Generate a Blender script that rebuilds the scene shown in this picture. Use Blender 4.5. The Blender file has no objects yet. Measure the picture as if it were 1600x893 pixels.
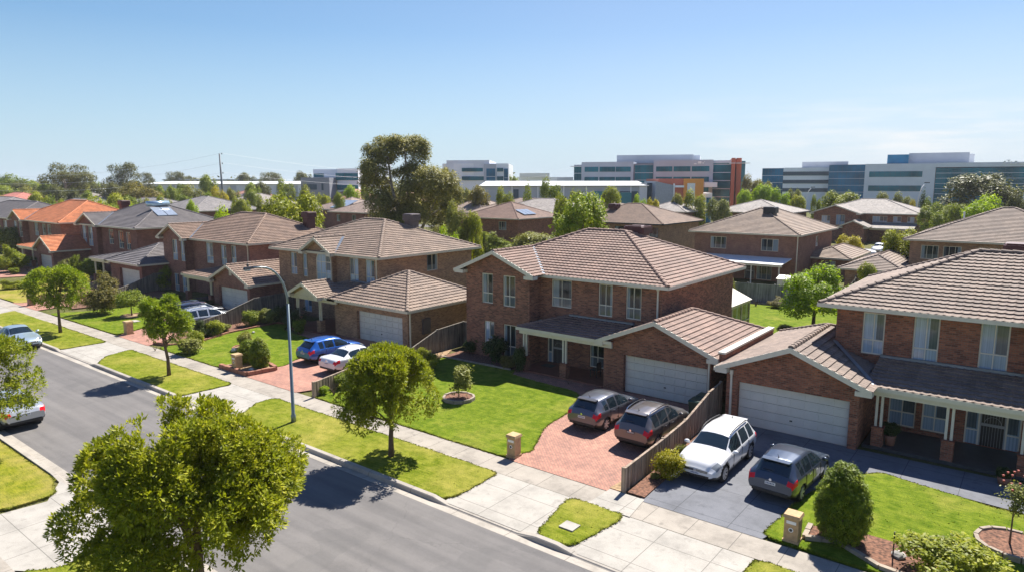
import bpy, math, random
import numpy as np
R = math.radians
random.seed(7)
SC = bpy.context.scene
COL = SC.collection
Z3 = (0.0, 0.0, 0.0)

# ---------------------------------------------------------------- camera maths (real place, metres)
FPX, YH, HC, CX, CY = 1067.0, 285.0, 11.5, 800.0, 446.5
PITCH = math.atan((CY - YH) / FPX)
YAW = R(38.1)
FW = (-math.sin(YAW) * math.cos(PITCH), math.cos(YAW) * math.cos(PITCH), -math.sin(PITCH))
RT = (math.cos(YAW), math.sin(YAW), 0.0)
UP = (RT[1] * FW[2] - RT[2] * FW[1], RT[2] * FW[0] - RT[0] * FW[2], RT[0] * FW[1] - RT[1] * FW[0])
def ray(x, y):
    a = (x - CX) / FPX; b = -(y - CY) / FPX
    return tuple(FW[i] + a * RT[i] + b * UP[i] for i in range(3))
def at(x, y, z=0.0):                       # photo pixel -> point of the place at height z
    r = ray(x, y); t = (z - HC) / r[2]
    return (r[0] * t, r[1] * t)
def atd(x, y, d):                          # photo pixel -> point at level distance d along the view
    r = ray(x, y); t = d / (-r[0] * math.sin(YAW) + r[1] * math.cos(YAW))
    return (r[0] * t, r[1] * t, HC + r[2] * t)
def dist(X, Y):
    return -X * math.sin(YAW) + Y * math.cos(YAW)
def u_at(x, y, Y):                         # X of a pixel on the facade plane at Y
    r = ray(x, y); return r[0] * Y / r[1]

# ---------------------------------------------------------------- materials
MATS = {}
def newmat(name):
    m = bpy.data.materials.new(name); m.use_nodes = True
    nt = m.node_tree; b = nt.nodes['Principled BSDF']
    return m, nt, b
def N(nt, t, **k):
    n = nt.nodes.new(t)
    for a, v in k.items():
        if a in n.inputs.keys(): n.inputs[a].default_value = v
        else: setattr(n, a, v)
    return n
def ramp(nt, fac, stops):
    r = nt.nodes.new('ShaderNodeValToRGB'); e = r.color_ramp.elements
    while len(e) < len(stops): e.new(0.5)
    for i, (p, c) in enumerate(stops):
        e[i].position = p; e[i].color = (c[0], c[1], c[2], 1)
    nt.links.new(fac, r.inputs[0]); return r.outputs[0]
def mixc(nt, fac, a, b, mode='MIX'):
    m = nt.nodes.new('ShaderNodeMix'); m.data_type = 'RGBA'; m.blend_type = mode
    for s, v in ((m.inputs[0], fac), (m.inputs[6], a), (m.inputs[7], b)):
        if isinstance(v, (int, float)): s.default_value = v
        elif isinstance(v, tuple): s.default_value = (v[0], v[1], v[2], 1)
        else: nt.links.new(v, s)
    return m.outputs[2]
def mth(nt, op, a, b=0.0):
    m = nt.nodes.new('ShaderNodeMath'); m.operation = op
    for s, v in ((m.inputs[0], a), (m.inputs[1], b)):
        if isinstance(v, (int, float)): s.default_value = v
        else: nt.links.new(v, s)
    return m.outputs[0]
def noise(nt, scale, detail=3.0, vec=None, rough=0.55, out=0):
    n = N(nt, 'ShaderNodeTexNoise', Scale=scale, Detail=detail, Roughness=rough)
    if vec is None: vec = N(nt, 'ShaderNodeNewGeometry').outputs['Position']
    nt.links.new(vec, n.inputs['Vector']); return n.outputs[out]
def bump(nt, b, h, strength=0.3, d=0.02):
    n = N(nt, 'ShaderNodeBump', Strength=strength, Distance=d)
    nt.links.new(h, n.inputs['Height']); nt.links.new(n.outputs[0], b.inputs['Normal'])
def sc(c, k): return tuple(min(1, x * k) for x in c)
def plain(name, c, rough=0.6, metal=0.0, spec=0.5, var=0.12, scale=3.0, coat=0.0):
    if name in MATS: return MATS[name]
    m, nt, b = newmat(name)
    b.inputs['Roughness'].default_value = rough; b.inputs['Metallic'].default_value = metal
    b.inputs['Specular IOR Level'].default_value = spec; b.inputs['Coat Weight'].default_value = coat
    b.inputs['Coat Roughness'].default_value = 0.04
    if var:
        n = noise(nt, scale, 4.0)
        nt.links.new(ramp(nt, n, ((0.3, sc(c, 1 - var)), (0.7, sc(c, 1 + var)))), b.inputs['Base Color'])
    else: b.inputs['Base Color'].default_value = (c[0], c[1], c[2], 1)
    MATS[name] = m; return m
def brick(name, c1, c2, mortar, msize=0.012):
    m, nt, b = newmat(name)
    uv = N(nt, 'ShaderNodeUVMap').outputs[0]
    t = N(nt, 'ShaderNodeTexBrick', Scale=1.0); t.offset = 0.5
    t.inputs['Brick Width'].default_value = 0.24; t.inputs['Row Height'].default_value = 0.086
    t.inputs['Mortar Size'].default_value = msize; t.inputs['Mortar Smooth'].default_value = 0.2
    t.inputs['Bias'].default_value = -0.05
    t.inputs['Color1'].default_value = (*c1, 1); t.inputs['Color2'].default_value = (*c2, 1); t.inputs['Mortar'].default_value = (*mortar, 1)
    nt.links.new(uv, t.inputs['Vector'])
    n = noise(nt, 1.3, 5.0); n2 = noise(nt, 16.0, 3.0)
    c = mixc(nt, 1.0, t.outputs['Color'], ramp(nt, n, ((0.3, (0.78, 0.76, 0.76)), (0.7, (1.12, 1.1, 1.06)))), 'MULTIPLY')
    c = mixc(nt, 0.6, c, ramp(nt, n2, ((0.3, (0.72, 0.7, 0.7)), (0.7, (1.25, 1.2, 1.15)))), 'MULTIPLY')
    nt.links.new(c, b.inputs['Base Color']); b.inputs['Roughness'].default_value = 0.85
    b.inputs['Specular IOR Level'].default_value = 0.25
    bump(nt, b, mth(nt, 'SUBTRACT', 1.0, t.outputs['Fac']), 0.5, 0.01)
    return m
def tilemat(name, c, var=0.22, lines=False):
    m, nt, b = newmat(name)
    uv = N(nt, 'ShaderNodeUVMap').outputs[0]
    sx = N(nt, 'ShaderNodeSeparateXYZ'); nt.links.new(uv, sx.inputs[0])
    fu = mth(nt, 'FLOOR', mth(nt, 'DIVIDE', sx.outputs[0], 0.3)); fv = mth(nt, 'FLOOR', mth(nt, 'DIVIDE', sx.outputs[1], 0.33))
    cb = N(nt, 'ShaderNodeCombineXYZ'); nt.links.new(fu, cb.inputs[0]); nt.links.new(fv, cb.inputs[1])
    w = N(nt, 'ShaderNodeTexWhiteNoise'); nt.links.new(cb.outputs[0], w.inputs['Vector'])
    c0 = ramp(nt, w.outputs[0], ((0.0, sc(c, 1 - var)), (1.0, sc(c, 1 + var))))
    n = noise(nt, 0.8, 5.0)
    c1 = mixc(nt, 1.0, c0, ramp(nt, n, ((0.3, (0.8, 0.8, 0.82)), (0.72, (1.15, 1.13, 1.1)))), 'MULTIPLY')
    n3 = noise(nt, 14.0, 4.0)
    c1 = mixc(nt, 0.55, c1, ramp(nt, n3, ((0.35, (0.62, 0.63, 0.62)), (0.6, (1.1, 1.1, 1.1)))), 'MULTIPLY')
    nt.links.new(c1, b.inputs['Base Color']); b.inputs['Roughness'].default_value = 0.75
    b.inputs['Specular IOR Level'].default_value = 0.3
    if lines:
        fr = mth(nt, 'FRACT', mth(nt, 'DIVIDE', sx.outputs[1], 0.33)); wv = mth(nt, 'SINE', mth(nt, 'MULTIPLY', sx.outputs[0], 21.0))
        bump(nt, b, mth(nt, 'ADD', mth(nt, 'MULTIPLY', fr, -0.7), mth(nt, 'MULTIPLY', wv, 0.25)), 0.8, 0.03)
    return m
def curtain(name, light, dim, dark, wid):
    m, nt, b = newmat(name)
    uv = N(nt, 'ShaderNodeUVMap').outputs[0]
    sx = N(nt, 'ShaderNodeSeparateXYZ'); nt.links.new(uv, sx.inputs[0])
    u, v = mth(nt, 'FRACT', sx.outputs[0]), mth(nt, 'FRACT', sx.outputs[1])
    cb = N(nt, 'ShaderNodeCombineXYZ'); nt.links.new(sx.outputs[0], cb.inputs[0])
    n = noise(nt, 17.0, 2.0, cb.outputs[0]); n2 = noise(nt, 3.0, 2.0, uv)
    wn = N(nt, 'ShaderNodeTexWhiteNoise'); fl = N(nt, 'ShaderNodeCombineXYZ'); nt.links.new(mth(nt, 'FLOOR', sx.outputs[0]), fl.inputs[0]); nt.links.new(mth(nt, 'FLOOR', sx.outputs[1]), fl.inputs[1]); nt.links.new(fl.outputs[0], wn.inputs['Vector'])
    flip = mth(nt, 'GREATER_THAN', wn.outputs[0], .72); uu = mth(nt, 'ABSOLUTE', mth(nt, 'SUBTRACT', flip, u))
    curtain_sky = mth(nt, 'MAXIMUM', mth(nt, 'LESS_THAN', uu, wid), mth(nt, 'MULTIPLY', mth(nt, 'LESS_THAN', v, .34), 1.0 if wid > .4 else .35))  # curtained side, plus lower sash painted pale as a sky reflection
    folds = ramp(nt, n, ((0.35, (.6,.62,.64)), (0.62, (1,1,1))))
    base = mixc(nt, mth(nt, 'LESS_THAN', mth(nt, 'ABSOLUTE', mth(nt, 'SUBTRACT', uu, .97)), .12), dark, dim) if wid <= .4 else mixc(nt, n2, dark, dim)
    c = mixc(nt, 1.0, mixc(nt, curtain_sky, base, light), folds, 'MULTIPLY')
    nt.links.new(c, b.inputs['Base Color'])
    b.inputs['Roughness'].default_value = 0.06; b.inputs['Specular IOR Level'].default_value = 0.7
    bump(nt, b, noise(nt, 1.5, 1.0), 0.03, 0.05)
    return m
def leafmat(name, c1, c2, c3, trans=0.3):
    m, nt, b = newmat(name)
    a = N(nt, 'ShaderNodeAttribute', attribute_name='rnd').outputs['Fac']
    oi = N(nt, 'ShaderNodeObjectInfo').outputs['Random']
    n = noise(nt, 0.9, 3.0)
    f = mth(nt, 'ADD', mth(nt, 'MULTIPLY', a, 0.6), mth(nt, 'MULTIPLY', n, 0.4))
    col = ramp(nt, f, ((0.15, c1), (0.5, c2), (0.85, c3)))
    col = mixc(nt, 1.0, col, ramp(nt, oi, ((0.0, (0.86, 0.9, 0.85)), (1.0, (1.14, 1.1, 1.05)))), 'MULTIPLY')
    nt.links.new(col, b.inputs['Base Color']); b.inputs['Roughness'].default_value = 0.5
    b.inputs['Specular IOR Level'].default_value = 0.2
    t = N(nt, 'ShaderNodeBsdfTranslucent')
    nt.links.new(mixc(nt, 1.0, col, (1.25, 1.3, 0.65), 'MULTIPLY'), t.inputs[0])
    mx = N(nt, 'ShaderNodeMixShader'); mx.inputs[0].default_value = trans
    nt.links.new(b.outputs[0], mx.inputs[1]); nt.links.new(t.outputs[0], mx.inputs[2])
    nt.links.new(mx.outputs[0], nt.nodes['Material Output'].inputs[0])
    return m
def grassmat(name, g1, g2, dry, dryamt=0.5):
    m, nt, b = newmat(name)
    P = N(nt, 'ShaderNodeNewGeometry').outputs['Position']
    big = noise(nt, 0.33, 4.0, P, 0.6); mid = noise(nt, 2.2, 5.0, P, 0.65); fine = noise(nt, 26.0, 5.0, P, 0.75)
    mp = N(nt, 'ShaderNodeMapping'); mp.inputs['Scale'].default_value = (1, 9, 1); nt.links.new(P, mp.inputs[0])
    streak = noise(nt, 1.6, 3.0, mp.outputs[0])
    c = ramp(nt, mth(nt, 'ADD', mth(nt, 'MULTIPLY', mid, 0.6), mth(nt, 'MULTIPLY', streak, 0.4)), ((0.4, g1), (0.6, g2)))
    c = mixc(nt, mth(nt, 'MULTIPLY', ramp(nt, big, ((1 - dryamt - 0.12, Z3), (1 - dryamt + 0.16, (1, 1, 1)))), mth(nt, 'ADD', mid, 0.1)), c, dry)
    c = mixc(nt, 1.0, c, ramp(nt, fine, ((0.32, (0.55, 0.6, 0.5)), (0.68, (1.4, 1.35, 1.3)))), 'MULTIPLY')
    nt.links.new(c, b.inputs['Base Color']); b.inputs['Roughness'].default_value = 0.9; b.inputs['Specular IOR Level'].default_value = 0.05
    bump(nt, b, fine, .6, 0.04)
    return m
def concmat(name, c, grid=None, rot=0.0, var=0.16, stain=0.75, gw=0.012):
    m, nt, b = newmat(name)
    P = N(nt, 'ShaderNodeNewGeometry').outputs['Position']
    n = noise(nt, 0.8, 6.0, P, 0.65); f = noise(nt, 30.0, 4.0, P, 0.7)
    col = ramp(nt, n, ((0.28, sc(c, 1 - 2 * var)), (0.5, c), (0.72, sc(c, 1 + var))))
    col = mixc(nt, 0.5, col, ramp(nt, f, ((0.3, (0.78, 0.78, 0.78)), (0.7, (1.2, 1.2, 1.2)))), 'MULTIPLY')
    s = noise(nt, 2.7, 5.0, P, 0.6)
    col = mixc(nt, ramp(nt, s, ((0.56, Z3), (0.75, (1, 1, 1)))), col, sc(c, stain))
    if grid:
        sx = N(nt, 'ShaderNodeSeparateXYZ'); nt.links.new(P, sx.inputs[0]); k = None
        for i in (0, 1):
            if not grid[i]: continue
            fr = mth(nt, 'FRACT', mth(nt, 'DIVIDE', mth(nt, 'ADD', sx.outputs[i], grid[2 + i]), grid[i]))
            l = mth(nt, 'LESS_THAN', mth(nt, 'ABSOLUTE', mth(nt, 'SUBTRACT', fr, 0.5)), gw / grid[i])
            k = l if k is None else mth(nt, 'MAXIMUM', k, l)
        col = mixc(nt, mth(nt, 'MULTIPLY', k, 0.75), col, sc(c, 0.3))
    nt.links.new(col, b.inputs['Base Color']); b.inputs['Roughness'].default_value = 0.85; b.inputs['Specular IOR Level'].default_value = 0.25
    bump(nt, b, f, 0.3, 0.01)
    return m
def pavermat(name, c1, c2, mortar):
    m, nt, b = newmat(name)
    P = N(nt, 'ShaderNodeNewGeometry').outputs['Position']
    mp = N(nt, 'ShaderNodeMapping'); mp.inputs['Rotation'].default_value = (0, 0, R(45)); nt.links.new(P, mp.inputs[0])
    t = N(nt, 'ShaderNodeTexBrick', Scale=1.0); t.offset = 0.5
    t.inputs['Brick Width'].default_value = 0.23; t.inputs['Row Height'].default_value = 0.115; t.inputs['Mortar Size'].default_value = 0.009
    t.inputs['Color1'].default_value = (*c1, 1); t.inputs['Color2'].default_value = (*c2, 1); t.inputs['Mortar'].default_value = (*mortar, 1)
    nt.links.new(mp.outputs[0], t.inputs['Vector'])
    n = noise(nt, 0.9, 5.0, P, 0.65); f = noise(nt, 5.0, 4.0, P)
    c = mixc(nt, 1.0, t.outputs['Color'], ramp(nt, n, ((0.28, (0.72, 0.72, 0.74)), (0.72, (1.22, 1.18, 1.14)))), 'MULTIPLY')
    c = mixc(nt, 0.7, c, ramp(nt, f, ((0.3, (0.75, 0.75, 0.75)), (0.7, (1.25, 1.22, 1.2)))), 'MULTIPLY')
    nt.links.new(c, b.inputs['Base Color']); b.inputs['Roughness'].default_value = 0.8
    bump(nt, b, mth(nt, 'SUBTRACT', 1.0, t.outputs['Fac']), 0.4, 0.008)
    return m

def palings(name, c):
    m, nt, b = newmat(name); P = N(nt, 'ShaderNodeNewGeometry').outputs['Position']
    mp = N(nt, 'ShaderNodeMapping'); mp.inputs['Scale'].default_value = (9, 9, .5); nt.links.new(P, mp.inputs[0])
    n = noise(nt, 1.0, 3.0, mp.outputs[0]); n2 = noise(nt, 1.2, 4.0, P)
    col = ramp(nt, n, ((.3, sc(c, .45)), (.7, sc(c, 1.35))))
    nt.links.new(mixc(nt, 1.0, col, ramp(nt, n2, ((.3, (.75,.75,.78)), (.7, (1.15,1.12,1.1)))), 'MULTIPLY'), b.inputs['Base Color'])
    b.inputs['Roughness'].default_value = .9; b.inputs['Specular IOR Level'].default_value = .15
    return m

# ---------------------------------------------------------------- mesh building
def vadd(a, b, k=1.0): return tuple(x + k * y for x, y in zip(a, b))
def vsub(a, b): return tuple(x - y for x, y in zip(a, b))
def cross(a, b): return (a[1]*b[2]-a[2]*b[1], a[2]*b[0]-a[0]*b[2], a[0]*b[1]-a[1]*b[0])
def nrm(a):
    l = math.sqrt(sum(x * x for x in a)) or 1.0
    return tuple(x / l for x in a)
class MB:
    def __init__(s): s.v = []; s.f = []; s.uv = []; s.mi = []
    def poly(s, pts, uv=None, m=0):
        i = len(s.v); s.v.extend(pts); s.f.append(tuple(range(i, i + len(pts)))); s.mi.append(m)
        if uv is None:
            n = nrm(cross(vsub(pts[1], pts[0]), vsub(pts[2], pts[1])))
            if abs(n[2]) > 0.8: uv = [(p[0], p[1]) for p in pts]
            else:
                t = nrm((-n[1], n[0], 0)); uv = [(p[0]*t[0] + p[1]*t[1], p[2]) for p in pts]
        s.uv.append(uv)
    def hexa(s, a, b, m=0):                 # bottom ring a (4, ccw), top ring b
        s.poly(a[::-1], m=m); s.poly(b, m=m)
        for i in range(len(a)):
            j = (i + 1) % len(a); s.poly([a[i], a[j], b[j], b[i]], m=m)
    def box(s, x0, x1, y0, y1, z0, z1, m=0):
        s.hexa([(x0,y0,z0),(x1,y0,z0),(x1,y1,z0),(x0,y1,z0)], [(x0,y0,z1),(x1,y0,z1),(x1,y1,z1),(x0,y1,z1)], m)
    def pbox(s, p, d, u0, u1, o0, o1, z0, z1, m=0):      # box along d from p; offsets along the outward normal
        n = (d[1], -d[0])
        q = lambda u, o, z: (p[0]+d[0]*u+n[0]*o, p[1]+d[1]*u+n[1]*o, z)
        s.hexa([q(u0,o1,z0),q(u1,o1,z0),q(u1,o0,z0),q(u0,o0,z0)], [q(u0,o1,z1),q(u1,o1,z1),q(u1,o0,z1),q(u0,o0,z1)], m)
    def seg(s, a, b, w, h, m=0):            # bar between two points, width w (level), height h, top on the line
        d = nrm(vsub(b, a)); t = nrm((-d[1], d[0], 0)) if abs(d[2]) < 0.98 else (1, 0, 0); u = cross(d, t)
        if u[2] < 0: u = tuple(-x for x in u)
        def r(p): return [vadd(vadd(p, t, sx*w/2), u, sz) for sx, sz in ((-1,-h),(1,-h),(1,0),(-1,0))]
        A, B = r(a), r(b)
        s.poly(A[::-1], m=m); s.poly(B, m=m)
        for i in range(4): s.poly([A[i], A[(i+1)%4], B[(i+1)%4], B[i]], m=m)
    def prism(s, pts, z0, z1, m=0, top_only=False):
        a = [(p[0], p[1], z0) for p in pts]; b = [(p[0], p[1], z1) for p in pts]
        if top_only: s.poly(b, m=m)
        else: s.hexa(a, b, m)
    def tube(s, pts, rad, n=8, m=0, cap=True):
        rings = []
        for i, p in enumerate(pts):
            d = nrm(vsub(pts[min(i+1, len(pts)-1)], pts[max(i-1, 0)]))
            t = nrm(cross(d, (0, 0, 1))) if abs(d[2]) < 0.95 else nrm(cross(d, (0, 1, 0)))
            u = cross(d, t); r = rad[i] if isinstance(rad, (list, tuple)) else rad
            rings.append([vadd(vadd(p, t, r*math.cos(2*math.pi*k/n)), u, r*math.sin(2*math.pi*k/n)) for k in range(n)])
        s.rings(rings, m, cap)
    def rings(s, rings, m=0, cap=True):
        i0 = len(s.v); n = len(rings[0])
        for r in rings: s.v.extend(r)
        for i in range(len(rings) - 1):
            for k in range(n):
                a = i0 + i*n + k; b = i0 + i*n + (k+1) % n
                s.f.append((a, b, b + n, a + n)); s.mi.append(m); s.uv.append([(0,0)]*4)
        if cap:
            s.f.append(tuple(i0 + k for k in range(n))[::-1]); s.f.append(tuple(i0 + (len(rings)-1)*n + k for k in range(n)))
            s.mi += [m, m]; s.uv += [[(0,0)]*n, [(0,0)]*n]
    def lathe(s, prof, c, axis=2, n=16, m=0, cap=True):
        rs = []
        for r, h in prof:
            ring = []
            for k in range(n):
                a = 2*math.pi*k/n; q = [r*math.cos(a), r*math.sin(a), h]
                q = q if axis == 2 else ([q[0], q[2], -q[1]] if axis == 1 else [q[2], q[0], q[1]])
                ring.append((c[0]+q[0], c[1]+q[1], c[2]+q[2]))
            rs.append(ring)
        s.rings(rs, m, cap)
    def sheet(s, pts, z, m=0): s.poly([(p[0], p[1], z) for p in pts], m=m)

def obj(name, mb, mats, parent=None, smooth=False, origin=None):
    o_ = origin if origin is not None else (tuple(parent['o']) if parent is not None and 'o' in parent else Z3)
    me = bpy.data.meshes.new(name)
    me.from_pydata([(p[0]-o_[0], p[1]-o_[1], p[2]-o_[2]) for p in mb.v], [], mb.f)
    ul = me.uv_layers.new(name='UVMap')
    ul.data.foreach_set('uv', np.array([c for f in mb.uv for p in f for c in p], dtype=np.float32))
    if not isinstance(mats, (list, tuple)): mats = [mats]
    for m in mats: me.materials.append(m)
    if len(mats) > 1: me.polygons.foreach_set('material_index', mb.mi)
    if smooth: me.polygons.foreach_set('use_smooth', [True]*len(mb.f))
    me.update()
    o = bpy.data.objects.new(name, me); COL.objects.link(o)
    if parent is not None:
        o.parent = parent; o['o'] = o_
    else:
        o.location = o_; o['o'] = o_
    return o
def thing(name, label, cat, loc, group=None, rz=0.0):
    o = bpy.data.objects.new(name, None); COL.objects.link(o); o.empty_display_size = 0.3
    o.location = loc; o.rotation_euler = (0, 0, rz); o['o'] = tuple(loc)
    tag(o, label, cat, group); return o
def tag(o, label, cat=None, group=None):
    o['label'] = label
    if cat: o['category'] = cat
    if group: o['group'] = group
    return o
def struct(name, mb, m, kind='structure', origin=None, smooth=False):
    o = obj(name, mb, m, None, smooth, origin); o['kind'] = kind; return o
def copy_thing(root, loc, rz=0.0, scale=None, label=None, group=None, mats=None):
    r = root.copy(); COL.objects.link(r); r.location = loc; r.rotation_euler = (0, 0, rz)
    if scale is not None: r.scale = scale
    if label: r['label'] = label
    if group: r['group'] = group
    for ch in list(root.children):
        c = ch.copy(); COL.objects.link(c); c.parent = r
        for g in list(ch.children):
            d = g.copy(); COL.objects.link(d); d.parent = c
    return r
# ---------------------------------------------------------------- roofs and houses
def tile_plane(mb, A, e, s, L, S, l1, r1, lod):
    n = cross(e, s)
    if n[2] < 0: n = tuple(-x for x in n)
    pt = lambda u, v, h: (A[0]+e[0]*u+s[0]*v+n[0]*h, A[1]+e[1]*u+s[1]*v+n[1]*h, A[2]+e[2]*u+s[2]*v+n[2]*h)
    xl = lambda v: l1*v/S
    xr = lambda v: L + (r1-L)*v/S
    k0 = random.random()*40
    if lod == 0:
        q = [(0,0),(L,0),(r1,S),(l1,S)] if r1-l1 > 0.01 else [(0,0),(L,0),(l1,S)]
        mb.poly([pt(u,v,0.02) for u, v in q], uv=[(u+k0, v) for u, v in q]); return
    nc = max(1, round(S/0.33)); du = 0.075 if lod == 2 else 3.0
    for k in range(nc):
        v0, v1 = S*k/nc, S*(k+1)/nc
        a, b = min(xl(v0), xl(v1)), max(xr(v0), xr(v1))
        i0, i1 = math.floor(a/du), math.ceil(b/du)
        prev = None
        for i in range(i0, i1+1):
            u = i*du
            w = 0.02*max(-0.35, math.cos(2*math.pi*u/0.3)) if lod == 2 else 0.0
            u0 = min(max(u, xl(v0)), xr(v0)); u1 = min(max(u, xl(v1)), xr(v1))
            cur = (u0, u1, w)
            if prev is not None and (cur[0]-prev[0] > 1e-5 or cur[1]-prev[1] > 1e-5):
                p0, p1, pw = prev; h = 0.06; uvk = k + 0.5
                b0, b1 = pt(p0, v0-0.05, h+pw), pt(u0, v0-0.05, h+w)
                t0, t1 = pt(p1, v1, pw+0.002), pt(u1, v1, w+0.002)
                U0, U1 = p0+k0, u0+k0
                if cur[1]-prev[1] < 1e-5: mb.poly([b0, b1, t1], uv=[(U0,uvk*0.33),(U1,uvk*0.33),(U1,uvk*0.33+0.1)])
                elif cur[0]-prev[0] < 1e-5: mb.poly([b0, t1, t0], uv=[(U0,uvk*0.33),(U1,uvk*0.33),(U0,uvk*0.33+0.1)])
                else: mb.poly([b0, b1, t1, t0], uv=[(U0,uvk*0.33),(U1,uvk*0.33),(U1,uvk*0.33+0.1),(U0,uvk*0.33+0.1)])
                if cur[0]-prev[0] > 1e-5:
                    c0, c1 = pt(p0, v0-0.03, pw-0.015), pt(u0, v0-0.03, w-0.015)
                    mb.poly([c0, c1, b1, b0], uv=[(U0,uvk*0.33)]*4)
            prev = cur
def ridge_cap(mb, a, b, lod, r=0.125):
    d = nrm(vsub(b, a)); t = nrm((-d[1], d[0], 0)); u = cross(d, t)
    if u[2] < 0: u = tuple(-x for x in u)
    L = math.dist(a, b); nseg = max(1, round(L/0.42)) if lod else 1
    for i in range(nseg):
        p, q = vadd(a, d, L*i/nseg), vadd(a, d, L*(i+1)/nseg + (0.03 if lod else 0))
        def sec(c, r, h): return [vadd(vadd(c, t, x*r), u, z*r+h) for x, z in ((1,-.25),(.8,.35),(.35,.62),(-.35,.62),(-.8,.35),(-1,-.25))]
        s0, s1 = (sec(p, r*1.08, 0.055), sec(q, r*0.92, 0.03)) if lod else (sec(p, r, .03), sec(q, r, .03))
        mb.rings([s0, s1])
class House:
    def __init__(s, name, label, cat, origin, brickm, roofm, trim, lod=1, group=None):
        s.root = thing(name, label, cat, origin, group); s.brick, s.roofm, s.trim, s.lod = brickm, roofm, trim, lod
        s.wall, s.roof = MB(), MB(); s.ridges, s.barges, s.guts, s.flashes = [], [], [], []; s.ng()
        s.pipes = []
    def ng(s): s.gut = MB(); s.guts.append(s.gut)
    def nf(s): s.flashes.append(MB()); return s.flashes[-1]
    def nr(s): s.ridges.append(MB()); return s.ridges[-1]
    # walls: sides f (-Y), r (+X), b (+Y), l (-X); openings in world X (f, b) or Y (r, l): (a, b, z0, z1, kind)
    def walls(s, x0, x1, y0, y1, z0, z1, f=(), r=(), b=(), l=(), skip=''):
        for side, p0, p1, ops in (('f',(x0,y0),(x1,y0),f),('r',(x1,y0),(x1,y1),r),('b',(x1,y1),(x0,y1),b),('l',(x0,y1),(x0,y0),l)):
            if side in skip: continue
            L = math.dist(p0, p1); d = ((p1[0]-p0[0])/L, (p1[1]-p0[1])/L)
            loc = []
            for o in ops:
                if side == 'f': u0, u1 = o[0]-x0, o[1]-x0
                elif side == 'r': u0, u1 = o[0]-y0, o[1]-y0
                elif side == 'b': u0, u1 = x1-o[1], x1-o[0]
                else: u0, u1 = y1-o[1], y1-o[0]
                loc.append((u0, u1, o[2], o[3], o[4] if len(o) > 4 else 'w'))
            s.facade(p0, d, L, z0, z1, loc)
    def facade(s, p, d, L, z0, z1, ops):
        P = lambda u, z, o=0.0: (p[0]+d[0]*u+d[1]*o, p[1]+d[1]*u-d[0]*o, z)
        us = sorted({0.0, L, *[o[0] for o in ops], *[o[1] for o in ops]}); zs = sorted({z0, z1, *[o[2] for o in ops], *[o[3] for o in ops]})
        us = [u for u in us if -1e-6 <= u <= L+1e-6]; zs = [z for z in zs if z0-1e-6 <= z <= z1+1e-6]
        for i in range(len(us)-1):
            for j in range(len(zs)-1):
                uc, zc = (us[i]+us[i+1])/2, (zs[j]+zs[j+1])/2
                if any(o[0] < uc < o[1] and o[2] < zc < o[3] for o in ops): continue
                s.wall.poly([P(us[i],zs[j]), P(us[i+1],zs[j]), P(us[i+1],zs[j+1]), P(us[i],zs[j+1])])
        for u0, u1, a, b, k in ops:
            D = -0.13 if k[0] != 'g' else -0.3
            s.wall.poly([P(u0,a),P(u0,b),P(u0,b,D),P(u0,a,D)]); s.wall.poly([P(u1,a,D),P(u1,b,D),P(u1,b),P(u1,a)])
            s.wall.poly([P(u0,b),P(u1,b),P(u1,b,D),P(u0,b,D)]); s.wall.poly([P(u0,a,D),P(u1,a,D),P(u1,a),P(u0,a)])
            if k[0] == 'g': s.garage_door(p, d, u0, u1, a, b)
            elif k[0] == 'd': s.door(p, d, u0, u1, a, b, k)
            elif k[0] == 'w': s.window(p, d, u0, u1, a, b, k)
            else: s.wall.poly([P(u0,a,D),P(u1,a,D),P(u1,b,D),P(u0,b,D)])
            if k[0] == 'w' and s.lod: s.wall.pbox(p, d, u0-0.05, u1+0.05, -0.1, 0.035, a-0.1, a-0.012)
    def window(s, p, d, u0, u1, a, b, k, n=0.06):
        f = MB(); w = u1-u0; h = b-a; pb = lambda *q: f.pbox(p, d, *q)
        pb(u0,u0+n,-.13,-.06,a,b); pb(u1-n,u1,-.13,-.06,a,b); pb(u0+n,u1-n,-.13,-.06,b-n,b); pb(u0+n,u1-n,-.13,-.06,a,a+n)
        nv = 2 if 'n' in k else max(2, round(w/0.6)); t = a + h*0.34 if 't' not in k else a
        for i in range(1, nv):
            u = u0+w*i/nv; pb(u-.022,u+.022,-.12,-.065,a+n,b-n)
        if h > 1.6 and t > a:
            e = [u0+n]+[u0+w*i/nv for i in range(1, nv)]+[u1-n]
            for i in range(nv): pb(e[i]+(.022 if i else 0),e[i+1]-(.022 if i < nv-1 else 0),-.12,-.065,t-.03,t+.03)
        fo = obj('window', f, s.trim, s.root)
        g = MB(); P = lambda u, z: (p[0]+d[0]*u-d[1]*.1, p[1]+d[1]*u+d[0]*.1, z)
        o = (random.randrange(40), random.randrange(40))
        g.poly([P(u0+.02,a+.02),P(u1-.02,a+.02),P(u1-.02,b-.02),P(u0+.02,b-.02)], uv=[(o[0]+.002,o[1]+.002),(o[0]+.998,o[1]+.002),(o[0]+.998,o[1]+.998),(o[0]+.002,o[1]+.998)])
        obj('pane', g, random.choice(GLASS_DARK if 'k' in k else GLASS), fo)
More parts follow.
